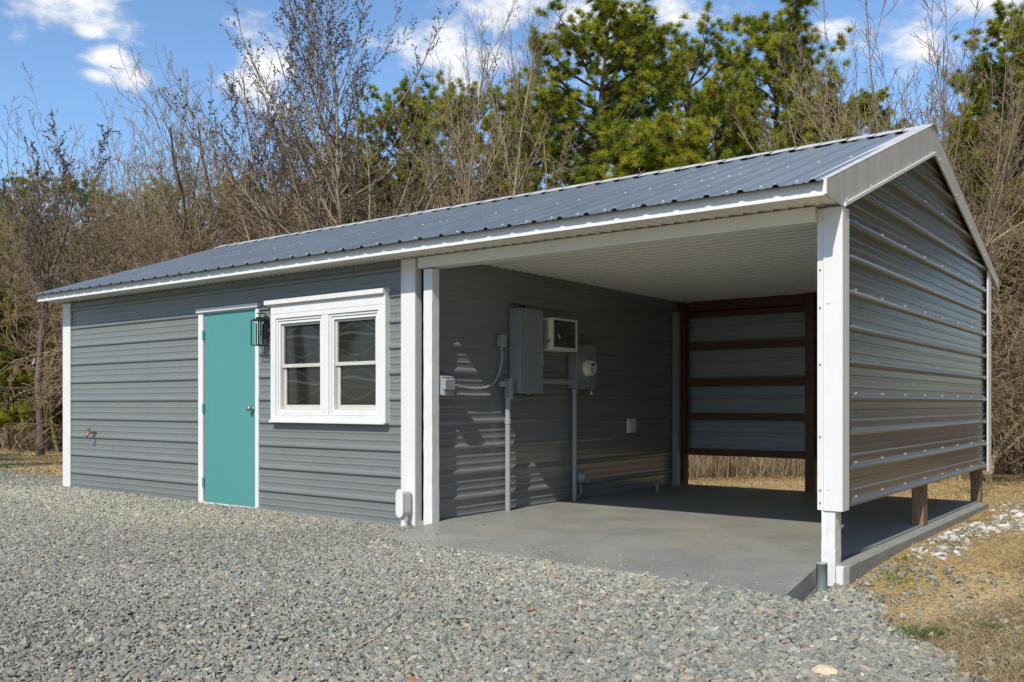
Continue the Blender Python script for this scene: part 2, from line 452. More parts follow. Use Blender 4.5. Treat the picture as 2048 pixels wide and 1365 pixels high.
# ---- trims
mb = MB()       # left corner trim: L-shaped
mb.bbox(XL-.004, XL+.165, -.024, -.003, -.03, 2.352, .003); mb.bbox(XL-.026, XL-.004, -.024, .16, -.03, 2.352, .003)
mb.build('corner_trim', M['white'], shed)
mb = MB()       # trim column beside the window, ribbed face
mb.bbox(-3.785, -3.612, -.028, .06, -.02, 2.338, .004)
for x in (-3.775, -3.752): mb.box(x, x+.006, -.031, -.028, 0, 2.33)
mb.build('trim_column', M['white'], shed)
mb = MB()       # wooden post at the carport's left
r0 = random.Random(3)
n = 26
V = []; F = []
for i in range(n+1):
    z = .03 + (2.225-.03)*i/n
    for (x, y) in ((-3.503, -.035), (-3.405, -.035), (-3.405, .055), (-3.503, .055)):
        V.append((x + r0.uniform(-.0015, .0015), y + r0.uniform(-.0015, .0015), z))
for i in range(n):
    for j in range(4): F.append((i*4+j, i*4+(j+1)%4, i*4+4+(j+1)%4, i*4+4+j))
mb.add(V, F); mb.build('wooden_post', M['whitewood'], shed)
mb = MB()       # back trim of gable corner
mb.bbox(.008, .022, 4.80, 4.965, .36, 2.50, .002); mb.bbox(-.12, .022, 4.955, 4.972, .36, 2.44, .002)
mb.build('corner_trim', M['white'], shed)

# ---- right corner post: metal wrap over a painted wooden post
mb = MB()
mb.prism([(-.132,.016),(-.095,.012),(-.088,.0),(.022,.0),(.030,.006),(.030,.135),(.012,.15),(-.132,.15)], .395, 2.305, 'z')
wr = mb.build('corner_post_wrap', M['white'], shed)
mb = MB()
for z in (.44, .52, .86, 1.32, 1.68, 1.92):
    mb = MB(); mb.screw((-.113, .012, z), (0, -1, 0), .0055, .005, 0); mb.build('screw', M['dscrew'], wr)
for x, z in ((-.064,.524),(-.048,.526),(-.064,1.70),(-.048,1.702)):
    mb = MB(); mb.screw((x, 0, z), (0, -1, 0), .003, .003, 0); mb.build('screw', M['dscrew'], wr)
mb = MB()
r0 = random.Random(5); V = []; F = []; n = 16
for i in range(n+1):
    z = -.13 + .62*i/n
    for (x, y) in ((-.105,.012),(-.018,.012),(-.018,.125),(-.105,.125)):
        V.append((x + r0.uniform(-.0015,.0015), y + r0.uniform(-.0015,.0015), z))
for i in range(n):
    for j in range(4): F.append((i*4+j, i*4+(j+1)%4, i*4+4+(j+1)%4, i*4+4+j))
mb.add(V, F); mb.bbox(-.016, .030, .014, .06, -.14, .045, .003)
mb.build('wooden_post', M['whitewood'], shed)
# treated posts under the gable wall and at the back
def wpost(x0, x1, y0, y1, z0, z1, name='wooden_post', m='postwood'):
    mb = MB(); mb.bbox(x0, x1, y0, y1, z0, z1, .005); return mb.build(name, M[m], shed)
wpost(-.125, -.030, 2.30, 2.44, .02, 2.2)
wpost(-.125, -.030, 4.68, 4.80, .02, 2.3)
wpost(-1.845, -1.735, 4.60, 4.70, .05, 2.345, m='brownwood')
mb = MB(); mb.bbox(-3.462, -3.385, 4.44, 4.52, .055, 2.215, .004)
mb.build('inner_corner_trim', M['conduit'], shed)
wpost(-3.46, -3.375, 4.60, 4.72, .04, 2.34, m='brownwood')
for z0, z1 in ((2.15, 2.225), (1.745, 1.83), (1.29, 1.382), (.868, .955)):
    mb = MB(); mb.bbox(-3.375, -.13, 4.752, 4.79, z0, z1, .003); mb.build('wall_rail', M['brownwood'], shed)
mb = MB(); mb.bbox(-3.375, -1.85, 4.70, 4.79, .425, .508, .003); mb.build('bottom_rail', M['brownwood'], shed)
mb = MB(); mb.bbox(-1.73, -.13, 4.70, 4.79, .425, .508, .003); mb.build('bottom_rail', M['brownwood'], shed)
mb = MB(); mb.bbox(-3.375, -.13, 4.71, 4.85, 2.235, 2.36, .003); mb.build('header_board', M['brownwood'], shed)

# ---- beam, soffit, ceiling, fascia (all follow the slightly falling roof line)
def slope_box(mb, x0, x1, y0, y1, z0, z1, m=0, n=1):
    v = []
    for x in (x0, x1):
        for (y, z) in ((y0,z0),(y1,z0),(y1,z1),(y0,z1)): v.append((x, y, z + tz(x)))
    mb.add(v, [(0,3,2,1),(4,5,6,7),(0,1,5,4),(1,2,6,5),(2,3,7,6),(3,0,4,7)], m)
mb = MB(); slope_box(mb, -3.572, -.134, -.034, .10, 2.222, 2.318)
slope_box(mb, -3.572, -.134, -.038, -.034, 2.222, 2.232)
mb.build('beam', M['vinyl'], shed)
mb = MB()       # eave soffit, grooves run across (Y)
x = XL - .03; g = .1016
while x < .02:
    x1 = min(x+g, .022)
    pts = [(x, 2.322), (x+.001, 2.332), (x+.009, 2.332), (x1, 2.322)]
    V = []; F = []
    for (px_, pz) in pts:
        V += [(px_, -.305, pz+tz(px_)), (px_, .08, pz+tz(px_))]
    for i in range(3): F.append((2*i, 2*i+2, 2*i+3, 2*i+1))
    mb.add(V, F)
    mb.box(x+.0, x+.012, -.048, -.040, 2.3185+tz(x), 2.3225+tz(x), 1)
    x += g
mb.build('soffit', [M['vinyl'], M['dark']], shed)
mb = MB()       # carport ceiling, beads run along X
y = .08; g = .127
while y < 4.86:
    pts = [(y, 2.352), (y+.050, 2.352), (y+.051, 2.360), (y+.056, 2.352), (y+.062, 2.352), (y+.120, 2.370), (y+g, 2.352)]
    V = []; F = []
    for (py, pz) in pts: V += [(-3.49, py, pz + tz(-3.49)*.3), (-.02, py, pz + tz(-.02)*.3)]
    for i in range(6): F.append((2*i, 2*i+1, 2*i+3, 2*i+2))
    mb.add(V, F); y += g
mb.build('ceiling', mat('ceiling_vinyl', (.87, .85, .77), .45), shed)
mb = MB()
slope_box(mb, XL-.05, .024, -.318, -.302, 2.325, 2.408); slope_box(mb, XL-.05, .026, -.324, -.300, 2.316, 2.326)
mb.build('fascia', M['white'], shed)
mb = MB(); slope_box(mb, XL-.05, -.15, 5.2, 5.216, 2.30, 2.40); slope_box(mb, XL-.05, .02, 4.95, 5.2, 2.31, 2.318)
mb.build('rear_fascia', M['white'], shed)

# ---- roof: two slopes of ribbed sheet, ribs run up the slope
def roof_mesh():
    mb = MB()
    for side in (0, 1):
        if side == 0: A, B = (EYF, ZEF), (RY, RZ)
        else: A, B = (EYB, ZEB), (RY, RZ)
        d = Vector((0, B[0]-A[0], B[1]-A[1])).normalized(); nrm = Vector((0, -d.z, d.y)) if side == 0 else Vector((0, d.z, -d.y))
        if nrm.z < 0: nrm = -nrm
        xs = []
        x = .022
        k = 0
        while x > XL - .06:
            xs += [(x, 0), (x-.022, 0) , (x-.040, .017), (x-.060, .017), (x-.078, 0)]
            for q in (.105, .165): xs += [(x-q+.010, 0), (x-q+.005, .004), (x-q-.005, .004), (x-q-.010, 0)]
            x -= PITCH
        V = []; F = []
        rows = 7
        for r in range(rows+1):
            t = r/rows
            for (x, o) in xs:
                p = Vector((x, A[0]+(B[0]-A[0])*t, A[1]+(B[1]-A[1])*t + tz(x))) + nrm*o
                p.z += .004*math.sin(x*2.3+t*3)*math.sin(t*PI)
                V.append(p)
        n = len(xs)
        for r in range(rows):
            for i in range(n-1):
                F.append((r*n+i, r*n+i+1, (r+1)*n+i+1, (r+1)*n+i))
        mb.add(V, F, 0)
        # underside skin and screws
        Lh = math.hypot(B[0]-A[0], B[1]-A[1])
        x = .022 - .105 + .02; rr = random.Random(2)
        while x > XL:
            for t in (.03, .22, .42, .62, .82, .97):
                for dx in ((0, .09) if t in (.03, .42) else (0,)):
                    if rr.random() < .25: continue
                    xx = x - dx
                    p = Vector((xx, A[0]+(B[0]-A[0])*t, A[1]+(B[1]-A[1])*t + tz(xx) + .003)) + nrm*.003
                    mb.screw(p, nrm, .0075, .008, 1)
            x -= PITCH if rr.random() < .7 else PITCH
        V = []; 
        for x in (XL-.06, .02):
            for t in (0.004, 1): V.append(Vector((x, A[0]+(B[0]-A[0])*t, A[1]+(B[1]-A[1])*t + tz(x))) - nrm*.006)
        mb.add(V, [(0, 2, 3, 1)], 0)
    return mb
roof = roof_mesh().build('roof', [M['roof'], M['wscrew']], shed)
mb = MB()       # ridge cap: scalloped flanges, one tab per panel
for side in (0, 1):
    x = .045; rr = random.Random(9)
    while x > XL - .05:
        x1 = max(x - PITCH*1.0, XL - .07)
        w = .12; lift = .026 + rr.uniform(0, .006)
        yy = RY - w if side == 0 else RY + w
        zz = roof_z(yy) + lift
        a, b = x, x1 + .004
        V = [(a, RY, RZ+.034+tz(a)), (b, RY, RZ+.034+tz(b)), (b, yy, zz+tz(b)-.004), (a, yy, zz+tz(a)+.004),
             (a, yy, zz+tz(a)-.004), (b, yy, zz+tz(b)-.012)]
        mb.add(V, [(0,1,2,3), (3,2,5,4)] if side == 0 else [(0,3,2,1), (3,4,5,2)], 0)
        x = x1
mb.build('ridge_cap', M['galv'], roof)

# ---- rake trim on the gable: deep plates of dull galvanised sheet
def rake(side):
    mb = MB()
    if side == 0:
        poly = [(-.322, 2.402), (-.322, 2.322), (.02, 2.306), (2.40, 3.150), (2.36, 3.385)]
        strip = [(.02, 2.306), (2.40, 3.150)]
    else:
        poly = [(2.36, 3.385), (2.40, 3.150), (5.35, 2.300), (5.35, 2.418)]
        strip = None
    mb.prism(poly, .0245, .034, 'x')
    if side == 0:
        mb.prism([(.02,2.306),(.02,2.328),(2.398,3.172),(2.402,3.150)], .0345, .046, 'x', 1)
        mb.prism([(-.326,2.322),(-.326,2.412),(-.310,2.412),(-.310,2.322)], .022, .0405, 'x', 1)
    else:
        mb.prism([(2.402,3.150),(2.402,3.160),(5.35,2.310),(5.35,2.300)], .0345, .041, 'x', 1)
    # top flange over the roof
    a, b = (poly[0], poly[-1]) if side == 0 else ((5.35, 2.418), (2.36, 3.385))
    V = [(-.06, a[0], a[1]+.022), (.034, a[0], a[1]+.006), (.034, b[0], b[1]+.006), (-.06, b[0], b[1]+.022)]
    mb.add(V, [(0,1,2,3)], 0)
    for t in ((.02,.24,.45,.66,.93) if side == 0 else (.06,.28,.5,.72,.94)):
        if side == 0: p = (.034, .02+2.38*t, 2.306+.844*t+.032)
        else: p = (.034, 2.40+2.95*t, 3.150-.85*t+.05)
        mb.screw(p, (1, 0, .3), .008, .009, 2)
    return mb.build('rake_trim', [M['galv'], M['white'], M['screw']], shed)
rake(0); rake(1)
# gable-end strip at the far left end
mb = MB()
mb.prism([(-.322,2.44),(-.322,2.36),(2.36,3.30),(5.2,2.36),(5.35,2.45),(2.36,3.42)], XL-.075, XL-.062, 'x')
mb.build('rake_trim', M['galv'], shed)
mb = MB(); mb.prism([(.03,2.39),(4.87,2.39),(2.36,3.33)], XL-.002, XL+.01, 'x'); mb.build('end_gable', M['siding'], shed)

# ---- door
mb = MB()
V = []; F = []
nx, nz = 14, 30
for j in range(nz+1):
    for i in range(nx+1):
        x = -6.752 + (.888)*i/nx; z = .012 + 2.026*j/nz
        V.append((x, -.006 - .0035*noise.noise(Vector((x*2.2, z*1.6, 3))), z))
for j in range(nz):
    for i in range(nx): F.append((j*(nx+1)+i, j*(nx+1)+i+1, (j+1)*(nx+1)+i+1, (j+1)*(nx+1)+i))
mb.add(V, F, 0, True); mb.box(-6.752, -5.864, .0, .035, .012, 2.038)
door = mb.build('door', M['door'], shed)
mb = MB()
R = Matrix.Translation((-5.915, -.006, 1.02)) @ Matrix.Rotation(PI/2, 4, 'X')
mb.lathe([(.0,0),(.031,0),(.031,.006),(.014,.012),(.012,.030),(.020,.036),(.027,.048),(.027,.058),(.018,.068),(0,.070)], 18, 0, R)
mb.build('door_knob', M['nickel'], door)
for z in (1.81, 1.02, .225):
    mb = MB(); mb.tube([(-6.757, -.020, z-.05), (-6.757, -.020, z+.05)], .009, 8); mb.box(-6.775, -6.757, -.0262, -.0235, z-.05, z+.05)
    mb.build('hinge', M['door'], door)
mb = MB()
mb.bbox(-6.852, -6.765, -.024, .02, -.01, 2.047, .004); mb.bbox(-5.856, -5.802, -.024, .02, -.03, 2.047, .004)
mb.bbox(-6.866, -5.790, -.046, .02, 2.050, 2.093, .004); mb.box(-6.765, -5.856, -.016, .02, -.03, .010)
mb.box(-6.765, -5.856, -.012, .02, 2.040, 2.050)
mb.build('door_frame', M['whitewood'], shed)

# ---- window
win = MB()
def ring(mb, x0, x1, z0, z1, w, y0, y1, m=0, wb=None, wt=None):
    wb = w if wb is None else wb; wt = w if wt is None else wt
    mb.bbox(x0, x0+w, y0, y1, z0, z1, .002, m); mb.bbox(x1-w, x1, y0, y1, z0, z1, .002, m)
    mb.bbox(x0+w, x1-w, y0+.0005, y1, z0, z0+wb, .002, m); mb.bbox(x0+w, x1-w, y0+.0005, y1, z1-wt, z1, .002, m)
ring(win, -5.560, -3.962, .905, 2.035, .075, -.058, .01, wb=.055, wt=.125)
win.bbox(-4.790, -4.700, -.0575, .01, .961, 1.909, .002)
win.box(-5.55, -3.975, -.0605, -.058, 1.960, 1.9625); win.box(-4.745, -4.742, -.0605, -.0575, .97, 1.9)
win.prism([(-.09, 2.052), (-.09, 2.094), (-.02, 2.104), (.004, 2.104), (.004, 2.036), (-.05, 2.036), (-.062, 2.052)], -5.625, -3.940, 'x')
win.bbox(-5.572, -3.952, -.074, .004, .885, .904, .002)
win.bbox(-3.961, -3.938, -.066, .005, .895, 2.05, .002)
window = win.build('window', M['white'], shed)
for X0, X1 in ((-5.484, -4.791), (-4.699, -4.038)):
    mb = MB()
    ring(mb, X0, X1, .962, 1.908, .022, -.046, .01); ring(mb, X0+.023, X1-.023, .985, 1.885, .028, -.036, .01)
    mb.build('window_frame', M['white'], window)
    a, b = X0+.052, X1-.052
    mb = MB(); ring(mb, a, b, 1.425, 1.856, .026, -.016, .012, wb=.034, wt=.02)
    us = mb.build('sash', M['sash'], window)
    mb = MB(); ring(mb, a+.004, b-.004, 1.014, 1.440, .038, .004, .030, wb=.045, wt=.015)
    ls = mb.build('sash', M['sash'], window)
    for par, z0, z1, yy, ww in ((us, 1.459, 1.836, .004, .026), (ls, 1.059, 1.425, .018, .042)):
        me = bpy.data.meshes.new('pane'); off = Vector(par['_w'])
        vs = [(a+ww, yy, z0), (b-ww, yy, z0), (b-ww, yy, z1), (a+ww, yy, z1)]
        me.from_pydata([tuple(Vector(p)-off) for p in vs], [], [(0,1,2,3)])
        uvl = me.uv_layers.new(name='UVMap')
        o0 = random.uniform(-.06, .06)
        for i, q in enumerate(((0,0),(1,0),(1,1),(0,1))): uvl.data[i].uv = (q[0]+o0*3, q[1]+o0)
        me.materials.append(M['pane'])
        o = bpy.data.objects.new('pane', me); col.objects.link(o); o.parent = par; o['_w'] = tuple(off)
    mb = MB()
    xc = (a+b)/2
    mb.bbox(xc-.022, xc+.022, -.020, -.008, 1.459, 1.466, .002); mb.tube([(xc-.012, -.014, 1.468), (xc+.020, -.014, 1.475)], .004, 6)
    mb.build('sash_lock', M['nickel'], us)
# dark interior behind the frame edges
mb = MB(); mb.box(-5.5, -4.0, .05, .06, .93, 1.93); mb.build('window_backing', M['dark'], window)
# ================================================================ FIXTURES (each could be lifted away)
def rotm(loc, axis, ang): return Matrix.Translation(loc) @ Matrix.Rotation(ang, 4, axis)
XW = -3.462
# wall lantern
t = thing('wall_lantern', (-5.672, -.01, 1.80), 'black metal box lantern with clear glass mounted between teal door and window', 'wall light')
mb = MB(); mb.bbox(-5.705, -5.640, -.034, -.020, 1.72, 1.955, .004); mb.build('back_plate', M['black'], t)
mb = MB(); x0, x1, y0, y1, z0, z1 = -5.735, -5.612, -.165, -.042, 1.650, 1.905; w = .0085
for x in (x0, x1-w):
    for y in (y0, y1-w): mb.box(x, x+w, y, y+w, z0, z1)
for z in (z0, z1-w):
    for y in (y0, y1-w): mb.box(x0+w, x1-w, y, y+w, z, z+w)
    for x in (x0, x1-w): mb.box(x, x+w, y0+w, y1-w, z, z+w)
mb.build('frame', M['black'], t)
mb = MB(); mb.prism([(x0+.012,y0+.012),(x1-.012,y0+.012),(x1-.012,y1-.012),(x0+.012,y1-.012)], z1, z1+.012, 'z'); mb.box(-5.700, -5.647, -.130, -.077, z1+.012, z1+.030)
mb.build('cap', M['black'], t)
mb = MB(); mb.tube([(-5.673, -.104, 1.935), (-5.673, -.104, 1.968), (-5.673, -.090, 1.978), (-5.673, -.034, 1.978), (-5.673, -.03, 1.95)], .006, 8); mb.tube([(-5.69, -.125, 1.972), (-5.656, -.09, 1.972)], .006, 6)
mb.build('arm', M['black'], t)
mb = MB(); mb.lathe([(.040, 1.665), (.040, 1.885)], 24, 0, Matrix.Translation((-5.673, -.104, 0))); mb.build('glass_cylinder', M['clearglass'], t)
mb = MB(); mb.lathe([(0,1.66),(.018,1.66),(.018,1.715),(.013,1.72),(.006,1.76),(.004,1.80),(0,1.81)], 12, 0, Matrix.Translation((-5.673, -.104, 0))); mb.build('lamp_holder', M['white'], t)

# hose tap on the left of the front wall
t = thing('hose_tap', (-9.07, -.02, .70), 'small rusty brass hose tap sticking out of the grey wall near its left end', 'tap')
mb = MB(); mb.tube([(-9.05, 0, .715), (-9.05, -.07, .715), (-9.055, -.10, .70), (-9.06, -.115, .67)], .013, 10); mb.lathe([(.0,0),(.02,0),(.02,.012),(.013,.016)], 10, 0, rotm((-9.06,-.113,.678),'X',PI*.9))
mb.build('spout', M['copper'], t)
mb = MB(); mb.tube([(-9.052, -.07, .72), (-9.065, -.085, .755)], .007, 8); mb.lathe([(.006,0),(.028,.002),(.030,.006),(.028,.010),(.006,.008)], 10, 0, Matrix.Translation((-9.067,-.088,.755)) @ Matrix.Rotation(.5,4,'X')); mb.build('handle', M['copper'], t)

# white conduit body at the foot of the trim column
t = thing('white_conduit_body', (-3.672, -.08, 0), 'white painted conduit body with rounded cover at the foot of the trim column', 'conduit fitting')
def stadium(cx, cz, hw, hh, n=8):
    return [(cx + hw*math.cos(a), cz + (hh-hw) + hw*math.sin(a)) for a in [PI*i/n for i in range(n+1)]] + [(cx - hw*math.cos(a), cz - (hh-hw) - hw*math.sin(a)) for a in [PI*i/n for i in range(n+1)]]
mb = MB(); P_ = stadium(-3.672, .213, .040, .118)
V = [(p[0], -.058, p[1]) for p in P_] + [(p[0], -.150, p[1]) for p in P_]; n = len(P_)
mb.add(V, [(i, (i+1) % n, (i+1) % n + n, i+n) for i in range(n)] + [tuple(range(n)), tuple(range(n, 2*n))[::-1]], 0)
mb.build('body', M['white'], t)
mb = MB(); mb.prism(stadium(-3.672, .213, .043, .121), -.160, -.1505, 'y'); mb.screw((-3.672,-.160,.31),(0,-1,0),.004,.002,0); mb.build('cover', M['white'], t)
mb = MB(); mb.tube([(-3.672, -.098, .105), (-3.672, -.098, .06)], .035, 14); mb.tube([(-3.672, -.098, .06), (-3.672, -.098, -.08)], .030, 14); mb.build('pipe', M['white'], t)

# breaker panel
t = thing('breaker_panel', (XW, 1.29, 1.17), 'tall grey electrical breaker panel on the dark carport wall left of the air conditioner', 'electrical panel')
mb = MB(); mb.bbox(XW, -3.335, 1.112, 1.476, 1.172, 1.972, .004); mb.bbox(XW, -3.345, 1.118, 1.47, 1.972, 1.984, .003); mb.build('cabinet', M['greybox'], t)
mb = MB(); mb.bbox(-3.3345, -3.323, 1.106, 1.482, 1.166, 1.978, .003); cv = mb.build('door', M['greybox'], t)
mb = MB(); mb.bbox(-3.323, -3.312, 1.452, 1.470, 1.44, 1.56, .003); mb.build('latch', M['conduit'], cv)
for z in (1.24, 1.86):
    mb = MB(); mb.bbox(-3.36, -3.333, 1.098, 1.1055, z-.035, z+.035, .002); mb.build('hinge', M['greybox'], t)
mb = MB(); mb.tube([(-3.40, 1.24, 1.984), (-3.40, 1.24, 2.02)], .028, 12); mb.build('top_hub', M['dark'], t)
mb = MB(); mb.tube([(-3.40, 1.34, 1.172), (-3.40, 1.34, 1.155)], .02, 10); mb.build('bottom_hub', M['conduit'], t)

# air conditioner
t = thing('window_air_conditioner', (XW, 1.73, 1.6), 'boxy cream air conditioner with dented dark grille poking out of the carport wall', 'air conditioner')
AX, AY0, AY1, AZ0, AZ1 = -3.235, 1.51, 1.955, 1.598, 1.912
mb = MB()
b = .032
mb.bbox(XW, AX-.012, AY0, AY1, AZ0, AZ0+.012, .002); mb.bbox(XW, AX-.012, AY0, AY1, AZ1-.012, AZ1, .002)
mb.bbox(XW, AX-.012, AY1-.01, AY1, AZ0+.012, AZ1-.012, .002)
mb.box(AX-.05, AX-.012, AY0, AY0+.01, AZ0+.012, AZ1-.012); mb.box(XW, XW+.05, AY0, AY0+.01, AZ0+.012, AZ1-.012)
nl = 15
for i in range(nl):
    z = AZ0+.02+(AZ1-AZ0-.04)*i/(nl-1); mb.box(XW+.05, AX-.05, AY0, AY0+.008, z-.004, z+.004)
mb.build('casing', M['cream'], t)
mb = MB(); mb.bbox(AX-.012, AX, AY0-.003, AY0+b, AZ0-.003, AZ1+.003, .003); mb.bbox(AX-.012, AX, AY1-b*.7, AY1+.003, AZ0-.003, AZ1+.003, .003)
mb.bbox(AX-.0125, AX-.0005, AY0+b, AY1-b*.7, AZ0-.003, AZ0+b*1.0, .003); mb.bbox(AX-.0125, AX-.0005, AY0+b, AY1-b*.7, AZ1-.016, AZ1+.003, .003)
mb.build('front_frame', M['cream'], t)
mb = MB(); mb.box(AX-.03, AX-.018, AY0+b, AY1-.02, AZ0+b, AZ1-.016)
nf = 13
for i in range(nf):
    z = AZ0+b+.01+(AZ1-AZ0-b-.03)*i/(nf-1); mb.box(AX-.018, AX-.009, AY0+b, AY1-.02, z-.003, z+.003)
rr = random.Random(4)
for i in range(22):
    y = rr.uniform(AY0+b+.02, AY1-.04); z = rr.uniform(AZ0+b+.02, AZ1-.04); s = rr.uniform(.003, .010)
    if i < 3: y, z, s = AY0+.12+i*.012, AZ0+.15-i*.014, .016
    mb.add([(AX-.0085, y-s, z-s*.3), (AX-.0085, y+s*.8, z-s*.5), (AX-.0075, y+s*.6, z+s*.5), (AX-.0085, y-s*.6, z+s*.4)], [(0,1,2,3)], 1)
mb.build('grille', [M['coil'], M['meterface']], t)
mb = MB(); mb.box(XW, AX-.03, AY0+.02, AY1-.02, AZ0+.02, AZ1-.02); mb.build('inner_box', M['dark'], t)
mb = MB()
for dy in (0, .018):
    mb.tube([(AX-.055, AY0-.012, AZ0+.10-dy), (AX-.04, AY0-.02, AZ0+.06), (AX-.02, AY0-.012, AZ0+.085+dy), (AX-.035, AY0-.018, AZ0+.11), (AX-.06, AY0-.016, AZ0+.05)], .0035, 6)
mb.build('wire', M['red'], t)

# junction box, cable, outlet box
t = thing('junction_box', (XW, .96, 1.6), 'small grey junction box above the curved cable, left of the breaker panel', 'junction box')
mb = MB(); mb.bbox(XW, -3.412, .922, .998, 1.606, 1.715, .004); mb.build('box', M['greybox'], t)
mb = MB(); mb.bbox(-3.4118, -3.406, .918, 1.002, 1.602, 1.719, .002); mb.build('cover', M['conduit'], t)
mb = MB(); cp = [(.955,1.606),(.972,1.55),(.970,1.48),(.945,1.40),(.905,1.32),(.84,1.262),(.75,1.225),(.62,1.208),(.45,1.212),(.33,1.23),(.20,1.245)]
def smooth(pts, k=4):
    out = []
    P = [pts[0]] + list(pts) + [pts[-1]]
    for i in range(1, len(P)-2):
        for j in range(k):
            u = j/k; a, b_, c, d = (Vector(q) for q in P[i-1:i+3])
            out.append(.5*((2*b_) + (c-a)*u + (2*a-5*b_+4*c-d)*u*u + (3*b_-a-3*c+d)*u**3))
    out.append(Vector(P[-2])); return out
mb.tube(smooth([(-3.438, y, z) for y, z in cp]), .0115, 8)
tag(mb.build('electrical_cable', M['conduit'], loc=(0,0,0)), 'grey cable curving from the junction box down to the covered outlet box', 'cable')
t = thing('covered_outlet_box', (XW, .15, 1.13), 'weatherproof grey outlet box with hinged cover beside the white wooden post', 'outlet box')
mb = MB(); mb.bbox(XW, -3.392, .075, .205, 1.145, 1.312, .004); mb.build('box', M['conduit'], t)
mb = MB(); mb.bbox(-3.3915, -3.350, .068, .212, 1.185, 1.290, .010); mb.bbox(-3.3915, -3.362, .068, .212, 1.138, 1.184, .006); mb.tube([(-3.385,.07,1.300),(-3.385,.21,1.300)], .008, 8); mb.build('cover', M['conduit'], t)

# conduits
t = thing('conduit_pipe', (-3.40, .99, .06), 'grey conduit pipe rising from the slab to the fitting under the breaker panel', 'conduit')
mb = MB(); mb.tube([(-3.40, 1.015, .05), (-3.40, 1.015, 1.13)], .026, 16); mb.tube([(-3.40, 1.015, .88), (-3.40, 1.015, .93)], .031, 16); mb.build('pipe', M['conduit'], t)
mb = MB(); mb.bbox(-3.435, -3.365, 1.000, 1.045, 1.115, 1.305, .008); mb.build('fitting', M['greybox'], t)
mb = MB(); mb.bbox(-3.3648, -3.358, .996, 1.049, 1.110, 1.310, .003); mb.build('cover', M['conduit'], t)
mb = MB(); mb.tube([(-3.41, .93, 1.255), (-3.41, 1.0, 1.255)], .028, 12); mb.build('elbow', M['conduit'], t)
t = thing('meter_box', (XW, 2.29, 1.22), 'grey electric meter box with a round white meter on the carport wall', 'electric meter')
mb = MB(); mb.bbox(XW, -3.352, 2.115, 2.470, 1.228, 1.680, .004); mb.build('cabinet', M['greybox'], t)
mb = MB(); mb.bbox(-3.3518, -3.342, 2.110, 2.475, 1.222, 1.686, .003); mb.build('cover', M['greybox'], t)
R = rotm((-3.342, 2.30, 1.445), 'Y', PI/2)
mb = MB(); mb.lathe([(.088,0),(.088,.018),(.080,.022),(.080,.060),(.074,.072),(.066,.074)], 28, 0, R); mt = mb.build('meter', M['cream'], t)
mb = MB(); mb.lathe([(.070,.0735),(0,.0735)], 28, 0, R, False); mb.build('meter_face', M['meterface'], mt)
mb = MB(); fx = -3.342+.0745
mb.box(fx, fx+.002, 2.270, 2.325, 1.468, 1.492); 
for i in range(3): mb.box(fx, fx+.002, 2.262+i*.024, 2.275+i*.024, 1.436, 1.447)
for i in range(4): mb.box(fx, fx+.002, 2.275, 2.275+.012*(4-abs(i-1)), 1.420-i*.011, 1.424-i*.011)
mb.build('display', M['dark'], mt)
mb = MB(); mb.tube([(-3.345, 2.39, 1.228), (-3.345, 2.39, 1.195)], .003, 6); mb.box(-3.352, -3.338, 2.380, 2.400, 1.165, 1.198); mb.build('seal_tag', M['meterface'], t)
mb = MB(); mb.tube([(-3.405, 1.483, 1.297), (-3.405, 2.109, 1.297)], .027, 16); mb.tube([(-3.405, 2.07, 1.297), (-3.405, 2.108, 1.297)], .034, 16)
tag(mb.build('horizontal_conduit', M['conduit'], loc=(0,0,0)), 'short horizontal grey conduit joining the breaker panel to the meter box', 'conduit')
mb = MB(); mb.tube([(-3.405, 2.155, .05), (-3.405, 2.155, 1.222)], .0265, 16); mb.tube([(-3.405, 2.155, 1.17), (-3.405, 2.155, 1.2215)], .032, 16)
tag(mb.build('conduit_pipe', M['conduit'], loc=(0,0,0)), 'grey conduit pipe rising from the slab to the bottom of the meter box', 'conduit')
mb = MB(); rr = random.Random(8)
mb.tube(smooth([(-3.448, 2.235 + rr.uniform(-.008,.008), z) for z in (1.228,1.1,.95,.8,.65,.5,.38)]), .0028, 5)
tag(mb.build('ground_wire', M['copper'], loc=(0,0,0)), 'thin bare wire hanging from the meter box down to the round fitting', 'wire')
t = thing('ground_fitting', (XW, 2.27, .06), 'round galvanised fitting low on the carport wall beside the meter conduit', 'pipe fitting')
R = rotm((XW, 2.30, .29), 'Y', PI/2)
mb = MB(); mb.lathe([(.045,0),(.045,.03),(.072,.035),(.074,.05),(.055,.058),(.050,.085),(.022,.10),(0,.10)], 20, 0, R); mb.build('body', M['conduit'], t)
mb = MB(); mb.tube([(-3.42, 2.30, .21), (-3.42, 2.30, .12), (-3.45, 2.28, .07)], .013, 8); mb.build('pipe', M['conduit'], t); mb = MB(); mb.tube([(-3.41, 2.30, .36), (-3.41, 2.285, .43)], .010, 8); mb.build('pipe', M['conduit'], t)
mb = MB(); mb.bbox(-3.40, -3.355, 2.34, 2.385, .235, .275, .006); mb.build('nozzle', M['conduit'], t)
t = thing('wall_outlet_cover', (XW, 3.40, .73), 'small white outlet cover low on the far part of the carport wall', 'outlet')
mb = MB(); mb.bbox(XW, -3.432, 3.315, 3.485, .733, .895, .004); mb.build('plate', M['meterface'], t)
mb = MB(); mb.bbox(-3.4318, -3.418, 3.335, 3.470, .745, .870, .005); mb.build('flap', M['meterface'], t)
mb = MB(); mb.tube([(-3.20, 3.57, .05), (-3.20, 3.57, .145)], .017, 12); mb.tube([(-3.20, 3.57, .13), (-3.20, 3.57, .148)], .021, 12)
tag(mb.build('floor_pipe_stub', M['conduit'], loc=(-3.2, 3.57, .06)), 'short grey pipe stub standing on the shaded slab at the back', 'pipe')
